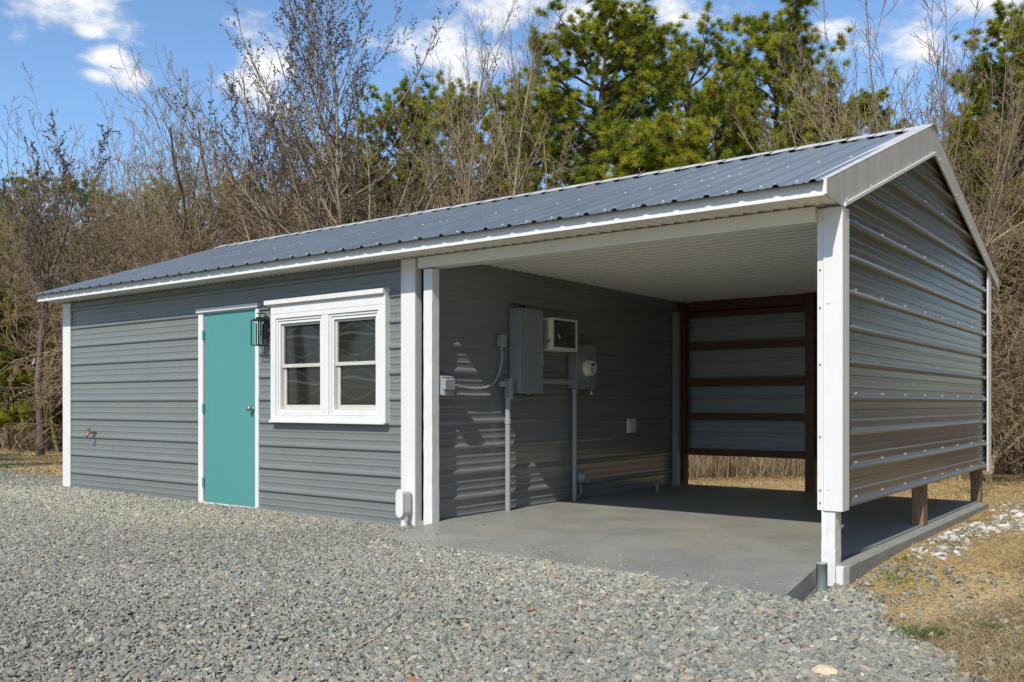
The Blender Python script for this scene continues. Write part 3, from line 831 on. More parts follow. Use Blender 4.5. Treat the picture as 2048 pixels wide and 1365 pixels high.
# stub pipe by the right corner post
mb = MB(); MT = Matrix.Translation((-.030, -.205, 0))
mb.lathe([(.034,-.16),(.034,.093),(.037,.094),(.037,.098),(.030,.098),(.029,.06),(.029,-.1)], 22, 0, MT)
tag(mb.build('pipe_stub', M['conduit'], loc=(-.03, -.205, -.08)), 'short upright grey pipe standing in gravel beside the right corner post', 'pipe')

# ================================================================ GROUND
rng = np.random.default_rng(11)
def sm(a):
    a = np.clip(a, 0, 1); return a*a*(3-2*a)
def nz2(x, y, s, seed=0.0):
    """cheap smooth pseudo-noise, vectorised, about -1..1"""
    x = np.asarray(x, float)*s; y = np.asarray(y, float)*s
    return (np.sin(x*1.7+y*.9+seed)+np.sin(-x*1.1+y*2.1+seed*1.7+1.3)+np.sin(x*2.9-y*1.6+seed*.6+2.1)*.7+np.sin(x*.6+y*3.3+seed*2.3)*.6)/3.3
def hgt(x, y):
    x = np.asarray(x, float); y = np.asarray(y, float)
    h = -.075*sm((x+2.6)/2.3)*(1-.85*sm((y+.1)/1.6)) - .03*sm((x-1)/4)
    h = h - .36*sm((y-4.9)/3.0)*sm((x+60)/30) - .22*sm((-x-10.5)/4)*sm((y-1.5)/4)*(1-sm((y-4.9)/3.0))
    h = h + .012*nz2(x, y, .9, 3) + .006*nz2(x, y, 3.1, 1)
    h = h - .02*sm((y+.1)/.1)*sm((x+9.9)/.2)*sm((.0-x)/.1)      # kept under slab and floor
    # gravel raked flush against the front edge of the slab
    fe = np.interp(x, [-3.2, -2.4, -1.6, -.8, .02], [-.66, -.70, -.755, -.82, -.925]); d = fe - y
    tgt = -.014 + .022*(x+3.2)/3.2; k = sm((d+.12)/.1)*(1-sm((d-.10)/.9))*sm((x+3.4)/.3)*(1-sm((x+.02)/.3))
    h = h*(1-k) + tgt*k
    return h
def gravel_mask(x, y):
    """1 = gravel, 0 = grass / soil"""
    x = np.asarray(x, float); y = np.asarray(y, float)
    w = .16*nz2(x, y, 2.2, 5) + .08*nz2(x, y, 6, 2)
    right = (.12 + w) + (-y - .15)*.62 - x                       # >0 inside
    right = np.where(y > -.15, .10 + w*.5 - x - np.clip(y, 0, 9)*2, right)
    left = (.55 + w*1.6) - y + np.where(x > -10, 0, 0)
    d = np.minimum(right, left)
    return sm(d/.25 + .5)
gx = np.unique(np.concatenate([np.arange(-15, 5.01, .09), np.arange(-40, -15, .6), np.arange(5, 30, .6), -40 - np.geomspace(1, 900, 26), 30 + np.geomspace(1, 900, 26)]))
gy = np.unique(np.concatenate([np.arange(-7, 9.01, .09), np.arange(9, 45, .6), np.arange(-30, -7, .8), -30 - np.geomspace(1, 900, 22), 45 + np.geomspace(1, 900, 26)]))
GX, GY = np.meshgrid(gx, gy)
GZ = hgt(GX, GY)
def grid_mesh(name, X, Y, Z):
    ny, nx = X.shape
    co = np.stack([X.ravel(), Y.ravel(), Z.ravel()], 1).astype(np.float32)
    i = np.arange(ny-1)[:, None]*nx + np.arange(nx-1)[None]
    q = np.stack([i, i+1, i+nx+1, i+nx], -1).reshape(-1, 4)
    return np_mesh(name, co, q)
def np_mesh(name, co, faces, smooth=True):
    k = faces.shape[1]; me = bpy.data.meshes.new(name)
    me.vertices.add(len(co)); me.vertices.foreach_set('co', np.ascontiguousarray(co, np.float32).ravel())
    me.loops.add(faces.size); me.loops.foreach_set('vertex_index', faces.ravel().astype(np.int32))
    me.polygons.add(len(faces)); me.polygons.foreach_set('loop_start', np.arange(0, faces.size, k, dtype=np.int32))
    me.polygons.foreach_set('use_smooth', np.full(len(faces), smooth))
    me.update(calc_edges=True); return me
def link(name, me, parent=None, loc=(0,0,0)):
    o = bpy.data.objects.new(name, me); o.location = loc; col.objects.link(o)
    if parent is not None: o.parent = parent
    return o
def fattr(me, name, vals, dom='POINT'):
    a = me.attributes.new(name, 'FLOAT', dom); a.data.foreach_set('value', np.asarray(vals, np.float32).ravel())
def cattr(me, name, vals, dom='POINT'):
    a = me.attributes.new(name, 'FLOAT_COLOR', dom)
    v = np.concatenate([np.asarray(vals, np.float32), np.ones((len(vals), 1), np.float32)], 1); a.data.foreach_set('color', v.ravel())

gme = grid_mesh('ground', GX, GY, GZ)
fattr(gme, 'gravel', gravel_mask(GX, GY))
# pale dusty track where cars turn, red pine straw by the trees, bare sand on the right
edge_pts = [(-60, 7.5), (-27, 8.3), (-15, 9.3), (-6, 11.0), (-1.5, 16.2), (5, 20), (20, 22), (60, 22)]
def edge_y(x): return np.interp(x, [p[0] for p in edge_pts], [p[1] for p in edge_pts])
fattr(gme, 'litter', sm((GY - edge_y(GX) + 2.6 + .5*nz2(GX, GY, 1.3))/2.4))
sand = np.exp(-(((GX-1.15)/.75)**2 + ((GY-.6)/1.5)**2)) + .8*np.exp(-(((GX-.75)/.35)**2 + ((GY+.5)/.6)**2)) + .55*np.exp(-(((GX-.8)/1.2)**2 + ((GY-3.2)/1.5)**2))
fattr(gme, 'sand', np.clip(sand, 0, 1))
def ground_mat():
    m = bpy.data.materials.new('gravel_and_winter_grass'); m.use_nodes = True; nt = m.node_tree
    b = nt.nodes['Principled BSDF']; N = nt.nodes.new; L = nt.links.new
    b.inputs['Roughness'].default_value = .9; b.inputs['Specular IOR Level'].default_value = .2
    tc = N('ShaderNodeTexCoord')
    def at(n): q = N('ShaderNodeAttribute'); q.attribute_name = n; return q.outputs['Fac']
    def noise_(s, d=5, r=.6, mp=None):
        q = N('ShaderNodeTexNoise'); q.inputs['Scale'].default_value = s; q.inputs['Detail'].default_value = d; q.inputs['Roughness'].default_value = r
        L(tc.outputs['Object'] if mp is None else mp, q.inputs['Vector']); return q.outputs['Fac']
    def ramp(f, stops):
        q = N('ShaderNodeValToRGB'); e = q.color_ramp.elements
        while len(e) < len(stops): e.new(.5)
        for i, (p, c) in enumerate(stops): e[i].position = p; e[i].color = (*c, 1)
        L(f, q.inputs[0]); return q.outputs[0]
    def mix(f, a, c):
        q = N('ShaderNodeMix'); q.data_type = 'RGBA'; L(f, q.inputs['Factor']); L(a, q.inputs['A']); L(c, q.inputs['B']); return q.outputs['Result']
    def ma(op, a, b_, c=None):
        n = N('ShaderNodeMath'); n.operation = op
        for i, q in enumerate((a, b_, c)):
            if q is None: continue
            if isinstance(q, (int, float)): n.inputs[i].default_value = q
            else: L(q, n.inputs[i])
        return n.outputs[0]
    v = N('ShaderNodeTexVoronoi'); v.inputs['Scale'].default_value = 34; L(tc.outputs['Object'], v.inputs['Vector'])
    sep = N('ShaderNodeSeparateColor'); L(v.outputs['Color'], sep.inputs[0])
    grav = ramp(sep.outputs[0], [(0, (.10, .105, .10)), (.35, (.18, .185, .175)), (.6, (.23, .23, .205)), (.8, (.27, .24, .19)), (1, (.34, .33, .30))])
    gdust = ramp(noise_(.8, 4), [(.35, (.23, .235, .225)), (.7, (.33, .31, .26))])
    grav = mix(ma('MULTIPLY', noise_(3, 3), .55), grav, gdust)
    blade = N('ShaderNodeMapping'); blade.inputs['Scale'].default_value = (1, .55, 1); L(tc.outputs['Object'], blade.inputs['Vector'])
    straw = ramp(noise_(34, 7, .8, blade.outputs[0]), [(.25, (.22, .145, .06)), (.45, (.46, .32, .13)), (.6, (.62, .45, .19)), (.8, (.72, .55, .27))])
    green = ramp(noise_(45, 6, .75), [(.3, (.05, .085, .015)), (.7, (.17, .22, .045))])
    gm = ma('MULTIPLY_ADD', noise_(1.7, 5, .65), 5.0, -2.95)
    gmc = N('ShaderNodeClamp'); L(gm, gmc.inputs[0])
    grass = mix(ma('MULTIPLY', gmc.outputs[0], .75), straw, green)
    sandc = ramp(noise_(18, 8, .75), [(.3, (.58, .41, .18)), (.7, (.80, .60, .31))])
    smk = N('ShaderNodeClamp'); L(ma('MULTIPLY_ADD', noise_(6, 6, .7), 1.4, ma('MULTIPLY_ADD', at('sand'), 1.7, -1.45)), smk.inputs[0])
    grass = mix(smk.outputs[0], grass, sandc)
    lit = ramp(noise_(26, 7, .8), [(.3, (.06, .028, .014)), (.5, (.20, .095, .045)), (.75, (.34, .20, .10))])
    lm = N('ShaderNodeClamp'); L(ma('ADD', ma('MULTIPLY_ADD', noise_(2.2, 5), 1.2, -.6), at('litter')), lm.inputs[0])
    grass = mix(lm.outputs[0], grass, lit)
    gmk = N('ShaderNodeClamp'); L(ma('MULTIPLY_ADD', ma('ADD', at('gravel'), ma('MULTIPLY_ADD', noise_(11, 5), .8, -.4)), 3, -1.0), gmk.inputs[0])
    L(mix(gmk.outputs[0], grass, grav), b.inputs['Base Color'])
    bp = N('ShaderNodeBump'); bp.inputs['Distance'].default_value = .02; bp.inputs['Strength'].default_value = .9
    L(ma('ADD', v.outputs['Distance'], ma('MULTIPLY', noise_(40, 6, .8), .7)), bp.inputs['Height']); L(bp.outputs[0], b.inputs['Normal'])
    return m
gme.materials.append(ground_mat())
tag(link('ground', gme), kind='structure')

# ---- concrete slab with its apron
mb = MB()
xs = np.linspace(-3.455, -.045, 30)
r0 = random.Random(12)
fr = [(-3.20, -.66), (-2.4, -.70), (-1.6, -.755), (-.8, -.82), (.02, -.925)]
def fry(x): return np.interp(x, [p[0] for p in fr], [p[1] for p in fr])
rows = [(lambda x: 4.62, .06), (lambda x: 2.4, .061), (lambda x: 1.0, .060), (lambda x: .12, .058)]
V = []; F = []
nxs = len(xs)
for j, (fy, z) in enumerate(rows):
    xr_ = {.044: -.072, .058: -.125}.get(z, -.045)
    for x in xs: V.append((-3.455 + (x+3.455)*(xr_+3.455)/(-.045+3.455), fy(x), z))
def apz(x): return .008 + .022*(x+3.2)/3.2
for x in xs:
    xx = x if x > -3.2 else -3.2 + (x+3.2)*.4
    xx = xx + .065*(xx+3.2)/3.2
    V.append((xx, float(fry(xx)) + r0.uniform(-.004,.004), apz(xx)))
for x in xs:
    xx = x if x > -3.2 else -3.2 + (x+3.2)*.4
    xx = xx + .065*(xx+3.2)/3.2
    V.append((xx, float(fry(xx)) + .004, -.16))
for j in range(5):
    for i in range(nxs-1): F.append((j*nxs+i, (j+1)*nxs+i, (j+1)*nxs+i+1, j*nxs+i+1))
# right side skirt
e = [j*nxs+nxs-1 for j in range(5)]; base = len(V)
for j in e: V.append((V[j][0], V[j][1], -.16))
for j in range(4): F.append((e[j], base+j, base+j+1, e[j+1]))
e = [j*nxs for j in range(5)]; base = len(V)
for j in e: V.append((V[j][0], V[j][1], -.16))
for j in range(4): F.append((e[j+1], base+j+1, base+j, e[j]))
mb.add(V, F); mb.box(-3.455, -.045, 4.615, 4.62, -.2, .0595)
tag(mb.build('concrete_slab', M['concrete'], loc=(0,0,0)), kind='structure')
mb = MB()
mb.bbox(-.0445, .052, .065, 4.64, -.14, .050, .006)
tag(mb.build('timber_edging', M['timber'], loc=(0, 2.3, 0)), 'weathered grey timber edging along the right side of the concrete slab', 'timber edging')
mb = MB(); mb.box(-.095, -.045, -.80, -.0, -.14, -.0)
# floor of the closed room
mb = MB(); mb.box(XL+.03, -3.50, .02, 4.88, -.2, .05); mb.build('room_floor', M['concrete'], shed)

# ---- loose gravel: thousands of small angular stones, placed as points and instanced
def in_view(x, y, margin=1.25, near=2.9):
    dx, dy = x-1.836, y+5.74
    t = dx*FWD.x + dy*FWD.y; r = dx*RGT.x + dy*RGT.y
    return (t > near) & (np.abs(r) < (.566*margin)*t + .5), t
def stone_points(n, xr, yr, seed):
    g = np.random.default_rng(seed)
    x = g.uniform(*xr, n); y = g.uniform(*yr, n)
    ok, t = in_view(x, y); m = gravel_mask(x, y)
    near_edge = np.exp(-np.clip(x-.1, 0, 9)/.45)*(y > -1.2)*(y < 5)
    ok &= g.random(n) < m*.98 + .018*(m < .3) + .12*((m > .02) & (m <= .5)) + .10*near_edge*(nz2(x, y, 4, 2) > -.2)
    onslab = (y > fry(x)+.01) & (x > -3.2 - .35*np.clip(y+.66, 0, 1)) & (x < .0); inshed = (y > -.01) & (x > XL) & (x < .06)
    ok &= ~onslab & ~inshed
    ok &= ~((x > -.09) & (x < .06) & (y > 0))
    dens = np.where(t < 7, 1, np.clip(1.6 - t*.085, .45, 1)); ok &= g.random(n) < dens
    return x[ok], y[ok], t[ok], g
x, y, t, g = stone_points(660000, (-14, 3.2), (-4.2, .9), 21)
n = len(x)
big = .80 + .42*sm((x+2.5)/3.0)                     # coarser stones on the right
s = g.lognormal(math.log(.0150), .33, n)*big*np.where(t > 7, 1 + (t-7)*.05, 1)
s = np.clip(s, .008, .042)
z = hgt(x, y) + s*.18 + g.random(n)*.008
pts = np.stack([x, y, z], 1)
rot = np.stack([g.normal(0, .45, n), g.normal(0, .45, n), g.uniform(0, 6.283, n)], 1)
scl = np.stack([s*g.uniform(1.1, 1.7, n), s*g.uniform(.85, 1.25, n), s*g.uniform(.55, .95, n)], 1)
PAL = np.array([(.235,.245,.225), (.29,.30,.27), (.20,.212,.20), (.35,.345,.30), (.40,.35,.26), (.35,.275,.21), (.30,.285,.22), (.15,.16,.155), (.48,.46,.40), (.33,.20,.12), (.245,.25,.205)])
pr = np.array([.2,.22,.12,.15,.08,.035,.10,.03,.03,.005,.03]); pr = pr/pr.sum()
def stone_col(n, g, p=pr): return np.array([.96, .93, .87])*PAL[g.choice(len(PAL), n, p=p)]*g.uniform(.88, 1.12, (n, 1))
colr = stone_col(n, g)*(1.04 + .20*nz2(x, y, .6, 4)[:, None] + (.30*np.exp(-((y+.9)/.8)**2)*sm((-x-3.5)/2))[:, None]*np.array([1.1, 1.0, .85]))
def instanced(name, pts, rot, scl, colr, material, subdiv=1, jitter=.22, nvar=8):
    me = bpy.data.meshes.new(name); me.vertices.add(len(pts)); me.vertices.foreach_set('co', pts.astype(np.float32).ravel())
    for nm, v in (('rot', rot), ('scl', scl)):
        a = me.attributes.new(nm, 'FLOAT_VECTOR', 'POINT'); a.data.foreach_set('vector', v.astype(np.float32).ravel())
    cattr(me, 'scol', colr)
    a = me.attributes.new('pick', 'INT', 'POINT'); a.data.foreach_set('value', np.random.default_rng(5).integers(0, nvar, len(pts)).astype(np.int32))
    me.materials.append(material)
    o = link(name, me)
    ng = bpy.data.node_groups.new(name + '_nodes', 'GeometryNodeTree')
    ng.interface.new_socket('Geometry', in_out='INPUT', socket_type='NodeSocketGeometry'); ng.interface.new_socket('Geometry', in_out='OUTPUT', socket_type='NodeSocketGeometry')
    N = ng.nodes.new; L = ng.links.new
    gi = N('NodeGroupInput'); go = N('NodeGroupOutput'); iop = N('GeometryNodeInstanceOnPoints')
    jn = N('GeometryNodeGeometryToInstance')
    for k in range(nvar):
        ico = N('GeometryNodeMeshIcoSphere'); ico.inputs['Radius'].default_value = .5; ico.inputs['Subdivisions'].default_value = subdiv
        rv = N('FunctionNodeRandomValue'); rv.data_type = 'FLOAT_VECTOR'
        rv.inputs['Min'].default_value = (-jitter,)*3; rv.inputs['Max'].default_value = (jitter,)*3; rv.inputs['Seed'].default_value = k*7+1
        sp = N('GeometryNodeSetPosition'); L(ico.outputs['Mesh'], sp.inputs['Geometry']); L(rv.outputs[0], sp.inputs['Offset'])
        ch = N('GeometryNodeConvexHull'); L(sp.outputs[0], ch.inputs[0])
        st = N('GeometryNodeSetShadeSmooth'); st.inputs['Shade Smooth'].default_value = False; L(ch.outputs[0], st.inputs[0])
        smt = N('GeometryNodeSetMaterial'); smt.inputs['Material'].default_value = material; L(st.outputs[0], smt.inputs[0])
        L(smt.outputs[0], jn.inputs[0])
    def na(nm, ty):
        q = N('GeometryNodeInputNamedAttribute'); q.data_type = ty; q.inputs['Name'].default_value = nm
        return next(s for s in q.outputs if s.enabled and s.name == 'Attribute')
    L(gi.outputs[0], iop.inputs['Points']); L(jn.outputs[0], iop.inputs['Instance'])
    iop.inputs['Pick Instance'].default_value = True
    L(na('pick', 'INT'), iop.inputs['Instance Index']); L(na('rot', 'FLOAT_VECTOR'), iop.inputs['Rotation']); L(na('scl', 'FLOAT_VECTOR'), iop.inputs['Scale'])
    L(iop.outputs[0], go.inputs[0])
    md = o.modifiers.new('scatter', 'NODES'); md.node_group = ng
    return o
def stone_mat():
    m = bpy.data.materials.new('crushed_stone'); m.use_nodes = True; nt = m.node_tree
    b = nt.nodes['Principled BSDF']; N = nt.nodes.new; L = nt.links.new
    b.inputs['Roughness'].default_value = .85; b.inputs['Specular IOR Level'].default_value = .2
    a = N('ShaderNodeAttribute'); a.attribute_type = 'INSTANCER'; a.attribute_name = 'scol'
    n = N('ShaderNodeTexNoise'); n.inputs['Scale'].default_value = 3; n.inputs['Detail'].default_value = 3
    tc = N('ShaderNodeTexCoord'); L(tc.outputs['Object'], n.inputs['Vector'])
    r = N('ShaderNodeMapRange'); r.inputs['To Min'].default_value = .75; r.inputs['To Max'].default_value = 1.25; L(n.outputs['Fac'], r.inputs['Value'])
    v = N('ShaderNodeVectorMath'); v.operation = 'SCALE'; L(a.outputs['Color'], v.inputs[0]); L(r.outputs[0], v.inputs['Scale'])
    L(v.outputs[0], b.inputs['Base Color']); return m
SM = stone_mat()
tag(instanced('gravel', pts, rot, scl, colr, SM), kind='stuff', label='loose grey crushed gravel covering the yard in front of the shed', cat='gravel')
# pale broken rock along the timber edging
g = np.random.default_rng(3); n = 1500
yy = g.uniform(1.0, 6.2, n); xx = .10 + np.abs(g.normal(0, .16, n)) + (yy > 2.6)*g.uniform(0, .75, n)*sm((yy-2.4)/1.6)
s = np.clip(g.lognormal(math.log(.026), .45, n), .010, .060)*np.where(xx > .7, .7, 1)
k = (g.random(n) < .30 + .5*sm((yy-1.6)/2))
xx, yy, s = xx[k], yy[k], s[k]; n = len(xx)
wc = np.where(g.random((n, 1)) < .45, np.array([[.60, .59, .56]]), stone_col(n, g))
tag(instanced('pale_rubble', np.stack([xx, yy, hgt(xx, yy)+s*.12], 1), np.stack([g.normal(0,.3,n), g.normal(0,.3,n), g.uniform(0,6.28,n)], 1),
    np.stack([s*1.5, s*1.1, s*.75], 1), wc, SM), kind='stuff', label='white broken rubble strewn along the timber edging', cat='rubble')
# grit kicked onto the slab near its front edge
g = np.random.default_rng(17); n = 190
xx = g.uniform(-3.1, -.1, n); yy = fry(xx) + .03 + np.abs(g.normal(0, .22, n)); s = np.clip(g.lognormal(math.log(.009), .4, n), .004, .02)
zz = np.where(yy > .12, .0585, apz(xx) + (yy-fry(xx))/(.12-fry(xx))*(.058-apz(xx)))
tag(instanced('slab_grit', np.stack([xx, yy, zz + s*.25], 1), g.uniform(0, 6, (n, 3)), np.stack([s*1.3, s, s*.7], 1), stone_col(n, g), SM), kind='stuff', label='loose grit kicked onto the front of the slab', cat='grit')
# one pale field stone in the foreground gravel
def rock(name, loc, size, seed, color, label):
    g = random.Random(seed); bmv = []; import bmesh
    bm = bmesh.new(); bmesh.ops.create_icosphere(bm, subdivisions=3, radius=1)
    for v in bm.verts:
        p = v.co.copy(); d = 1 + .28*noise.noise(p*1.3 + Vector((seed, 0, 0))) + .10*noise.noise(p*4 + Vector((seed, 3, 0))) + .05*noise.noise(p*9)
        v.co = Vector((p.x*size[0]*d, p.y*size[1]*d, p.z*size[2]*d))
    me = bpy.data.meshes.new(name); bm.to_mesh(me); bm.free(); me.materials.append(color)
    o = link(name, me, None, loc); tag(o, label, 'rock'); return o
pale = mat('pale_quartz', (.62, .50, .34), .85, var=.25, vscale=25, bump=.006, bscale=30)
rock('field_stone', (.575, -1.96, float(hgt(.575, -1.96))+.022), (.052, .036, .028), 2, pale, 'large pale tan stone lying on the foreground gravel near the bottom right')

# ---- winter grass: short dry and green blades on the right and behind
def blade_cloud(name, x, y, ln, wd, lean, colors, label, cat, zoff=0.0, seed=1, z=None):
    g = np.random.default_rng(seed); n = len(x)
    z = (hgt(x, y) if z is None else z) + zoff
    a = g.uniform(0, 6.283, n); f = g.uniform(0, 6.283, n)
    d = np.stack([np.cos(a)*np.sin(lean), np.sin(a)*np.sin(lean), np.cos(lean)], 1)
    w = np.stack([np.cos(f), np.sin(f), np.zeros(n)], 1)*wd[:, None]
    p = np.stack([x, y, z], 1)
    mid = p + d*ln[:, None]*.55 + w*.2; dd = d.copy(); dd[:, 2] *= .55
    tip = mid + dd*ln[:, None]*.5
    co = np.stack([p-w, p+w, mid+w*.7, mid-w*.7, tip], 1).reshape(-1, 3)
    i = np.arange(n)[:, None]*5
    tris = np.concatenate([i+[0,1,2], i+[0,2,3], i+[3,2,4]], 1).reshape(-1, 3)
    me = np_mesh(name, co, tris, False); cattr(me, 'bcol', np.repeat(colors, 5, 0))
    me.materials.append(BM); o = link(name, me); return tag(o, label, cat, kind='stuff')
def blade_mat():
    m = bpy.data.materials.new('plant_blade'); m.use_nodes = True; nt = m.node_tree; N = nt.nodes.new; L = nt.links.new
    b = nt.nodes['Principled BSDF']; b.inputs['Roughness'].default_value = .7; b.inputs['Specular IOR Level'].default_value = .2
    a = N('ShaderNodeAttribute'); a.attribute_name = 'bcol'; L(a.outputs['Color'], b.inputs['Base Color'])
    t = N('ShaderNodeBsdfTranslucent'); L(a.outputs['Color'], t.inputs['Color']); o = nt.nodes['Material Output']
    mx = N('ShaderNodeMixShader'); mx.inputs[0].default_value = .3; L(b.outputs[0], mx.inputs[1]); L(t.outputs[0], mx.inputs[2]); L(mx.outputs[0], o.inputs[0]); return m
BM = blade_mat()
STRAW = np.array([(.50,.38,.20), (.58,.46,.27), (.36,.26,.14), (.28,.20,.12), (.42,.34,.20)])
GREEN = np.array([(.10,.16,.03), (.16,.22,.05), (.07,.12,.025)])
def grass_zone(n, xr, yr, seed, thr, ln0, lnv, gp=.12, dens=None):
    g = np.random.default_rng(seed); x = g.uniform(*xr, n); y = g.uniform(*yr, n)
    ok, t = in_view(x, y, 1.15); ok &= g.random(n) < (1-gravel_mask(x, y))
    ok &= ~((x > XL-.1) & (x < .07) & (y > -1) & (y < 4.95))
    if dens is not None: ok &= g.random(n) < dens(x, y)
    x, y = x[ok], y[ok]; n = len(x)
    gr = (nz2(x, y, 2.1, 7)+nz2(x, y, 5, 1)*.5) > thr
    c = np.where((gr & (g.random(n) < .8))[:, None], GREEN[g.integers(0, 3, n)], STRAW[g.integers(0, 5, n)])*g.uniform(.7, 1.25, (n, 1))
    ln = g.uniform(ln0, ln0+lnv, n)
    return x, y, ln, c, g
x, y, ln, c, g = grass_zone(520000, (.05, 3.0), (-3.6, 6.5), 31, .62, .03, .06, dens=lambda x, y: np.clip(.13 + .9*sm((x-.62 - .12*y + .30*nz2(x, y, 1.6, 9) + .35*sm((-y-.3)/1.5))/.45), 0, 1))
blade_cloud('dry_grass', x, y, ln, g.uniform(.0012, .0026, len(x)), g.uniform(.8, 1.55, len(x)), c, 'matted dry winter grass on the bank at the lower right', 'grass', seed=5)
x, y, ln, c, g = grass_zone(90000, (-9, 3.5), (4.9, 15), 33, .9, .02, .05)
blade_cloud('dry_grass', x, y, ln, g.uniform(.003, .006, len(x)), g.uniform(.5, 1.3, len(x)), c, 'short tan winter lawn behind the shed', 'grass', seed=6)
x, y, ln, c, g = grass_zone(60000, (-30, -9.9), (.2, 9), 34, .35, .02, .05)
blade_cloud('dry_grass', x, y, ln, g.uniform(.004, .008, len(x)), g.uniform(.5, 1.3, len(x)), c, 'strip of tan and green lawn left of the shed', 'grass', seed=7)
# small green tufts in the gravel edge
g = np.random.default_rng(41); cx = []; cy = []
for (a, b_, r, k) in ((.20,.55,.05,120),(.16,.95,.05,90),(.28,.35,.06,120),(.35,-.35,.04,60),(.75,-1.5,.04,30),(.22,1.9,.09,160),(.3,2.5,.10,160),(.95,-.9,.04,25),(1.15,-1.35,.06,80),(.5,-.75,.04,50),(1.35,1.9,.2,260),(1.3,.9,.15,160)):
    cx += list(a + g.normal(0, r, k)); cy += list(b_ + g.normal(0, r*1.4, k))
cx = np.array(cx); cy = np.array(cy); n = len(cx)
blade_cloud('grass_tufts', cx, cy, g.uniform(.02, .05, n), g.uniform(.0015, .003, n), g.uniform(.1, 1.0, n), GREEN[g.integers(0,3,n)]*g.uniform(.8,1.3,(n,1)), 'small green grass tufts sprouting beside the slab and gravel edge', 'grass', seed=8)

# ================================================================ WOODLAND
def bark_mat(name, c1, c2, rough=.85):
    m = mat(name, c1, rough, color2=c2, vscale=7, bump=.006, bscale=30, stretch=(2, 2, .5)); return m
BK = {'grey': bark_mat('grey_bark', (.18, .14, .095), (.33, .265, .18)), 'dark': bark_mat('dark_bark', (.085, .060, .042), (.17, .125, .09)),
      'tan': bark_mat('tan_bark', (.23, .175, .11), (.38, .30, .20)), 'mossy': bark_mat('mossy_bark', (.13, .12, .045), (.26, .22, .11)),
      'pine': bark_mat('pine_bark', (.13, .075, .048), (.24, .16, .11))}
TW = {'grey': mat('grey_twigs', (.27, .195, .115), .8), 'dark': mat('dark_twigs', (.15, .105, .072), .8), 'tan': mat('tan_twigs', (.36, .27, .155), .8),
      'brown': mat('brown_twigs', (.245, .170, .100), .8), 'mossy': mat('mossy_twigs', (.22, .19, .09), .8)}
M['seed'] = mat('dry_seed_balls', (.075, .052, .042), .85)
M['needle'] = None
def needle_mat(name):
    m = bpy.data.materials.new(name); m.use_nodes = True; nt = m.node_tree; N = nt.nodes.new; L = nt.links.new
    b = nt.nodes['Principled BSDF']; b.inputs['Roughness'].default_value = .5; b.inputs['Specular IOR Level'].default_value = .35
    a = N('ShaderNodeAttribute'); a.attribute_name = 'bcol'; L(a.outputs['Color'], b.inputs['Base Color'])
    t = N('ShaderNodeBsdfTranslucent'); L(a.outputs['Color'], t.inputs['Color']); o = nt.nodes['Material Output']
    mx = N('ShaderNodeMixShader'); mx.inputs[0].default_value = .42; L(b.outputs[0], mx.inputs[1]); L(t.outputs[0], mx.inputs[2]); L(mx.outputs[0], o.inputs[0]); return m
M['needle'] = needle_mat('pine_needles')

class Seg:
    def __init__(s): s.a = []; s.b = []; s.r = []; s.q = []
    def add(s, a, b, r0, r1): s.a.append(a); s.b.append(b); s.r.append(r0); s.q.append(r1)
def seg_arrays(A, B, R0, R1, k):
    A = np.asarray(A, float); B = np.asarray(B, float); R0 = np.asarray(R0); R1 = np.asarray(R1)
    d = B-A; d /= np.linalg.norm(d, axis=1, keepdims=True)+1e-9
    ref = np.where(np.abs(d[:, 2:3]) > .9, np.array([[1., 0, 0]]), np.array([[0, 0, 1.]]))
    u = np.cross(d, ref); u /= np.linalg.norm(u, axis=1, keepdims=True)+1e-9; w = np.cross(d, u)
    an = np.arange(k)*2*np.pi/k; ca, sa = np.cos(an), np.sin(an)
    off = u[:, None]*ca[None, :, None] + w[:, None]*sa[None, :, None]
    lo = A[:, None] + off*R0[:, None, None]; hi = B[:, None] + off*R1[:, None, None]
    co = np.concatenate([lo, hi], 1).reshape(-1, 3)
    i = np.arange(len(A))[:, None, None]*2*k; j = np.arange(k)[None, :, None]
    q = np.concatenate([i+j, i+(j+1) % k, i+(j+1) % k+k, i+j+k], 2).reshape(-1, 4)
    return co, q
def seg_mesh(name, S, k, material, smooth=True):
    co, q = seg_arrays(S.a, S.b, S.r, S.q, k)
    me = np_mesh(name, co, q, smooth); me.materials.append(material); return me

def rotv(v, ax, an):
    return v*math.cos(an) + np.cross(ax, v)*math.sin(an) + ax*np.dot(ax, v)*(1-math.cos(an))
def unit(v): return v/(np.linalg.norm(v)+1e-9)

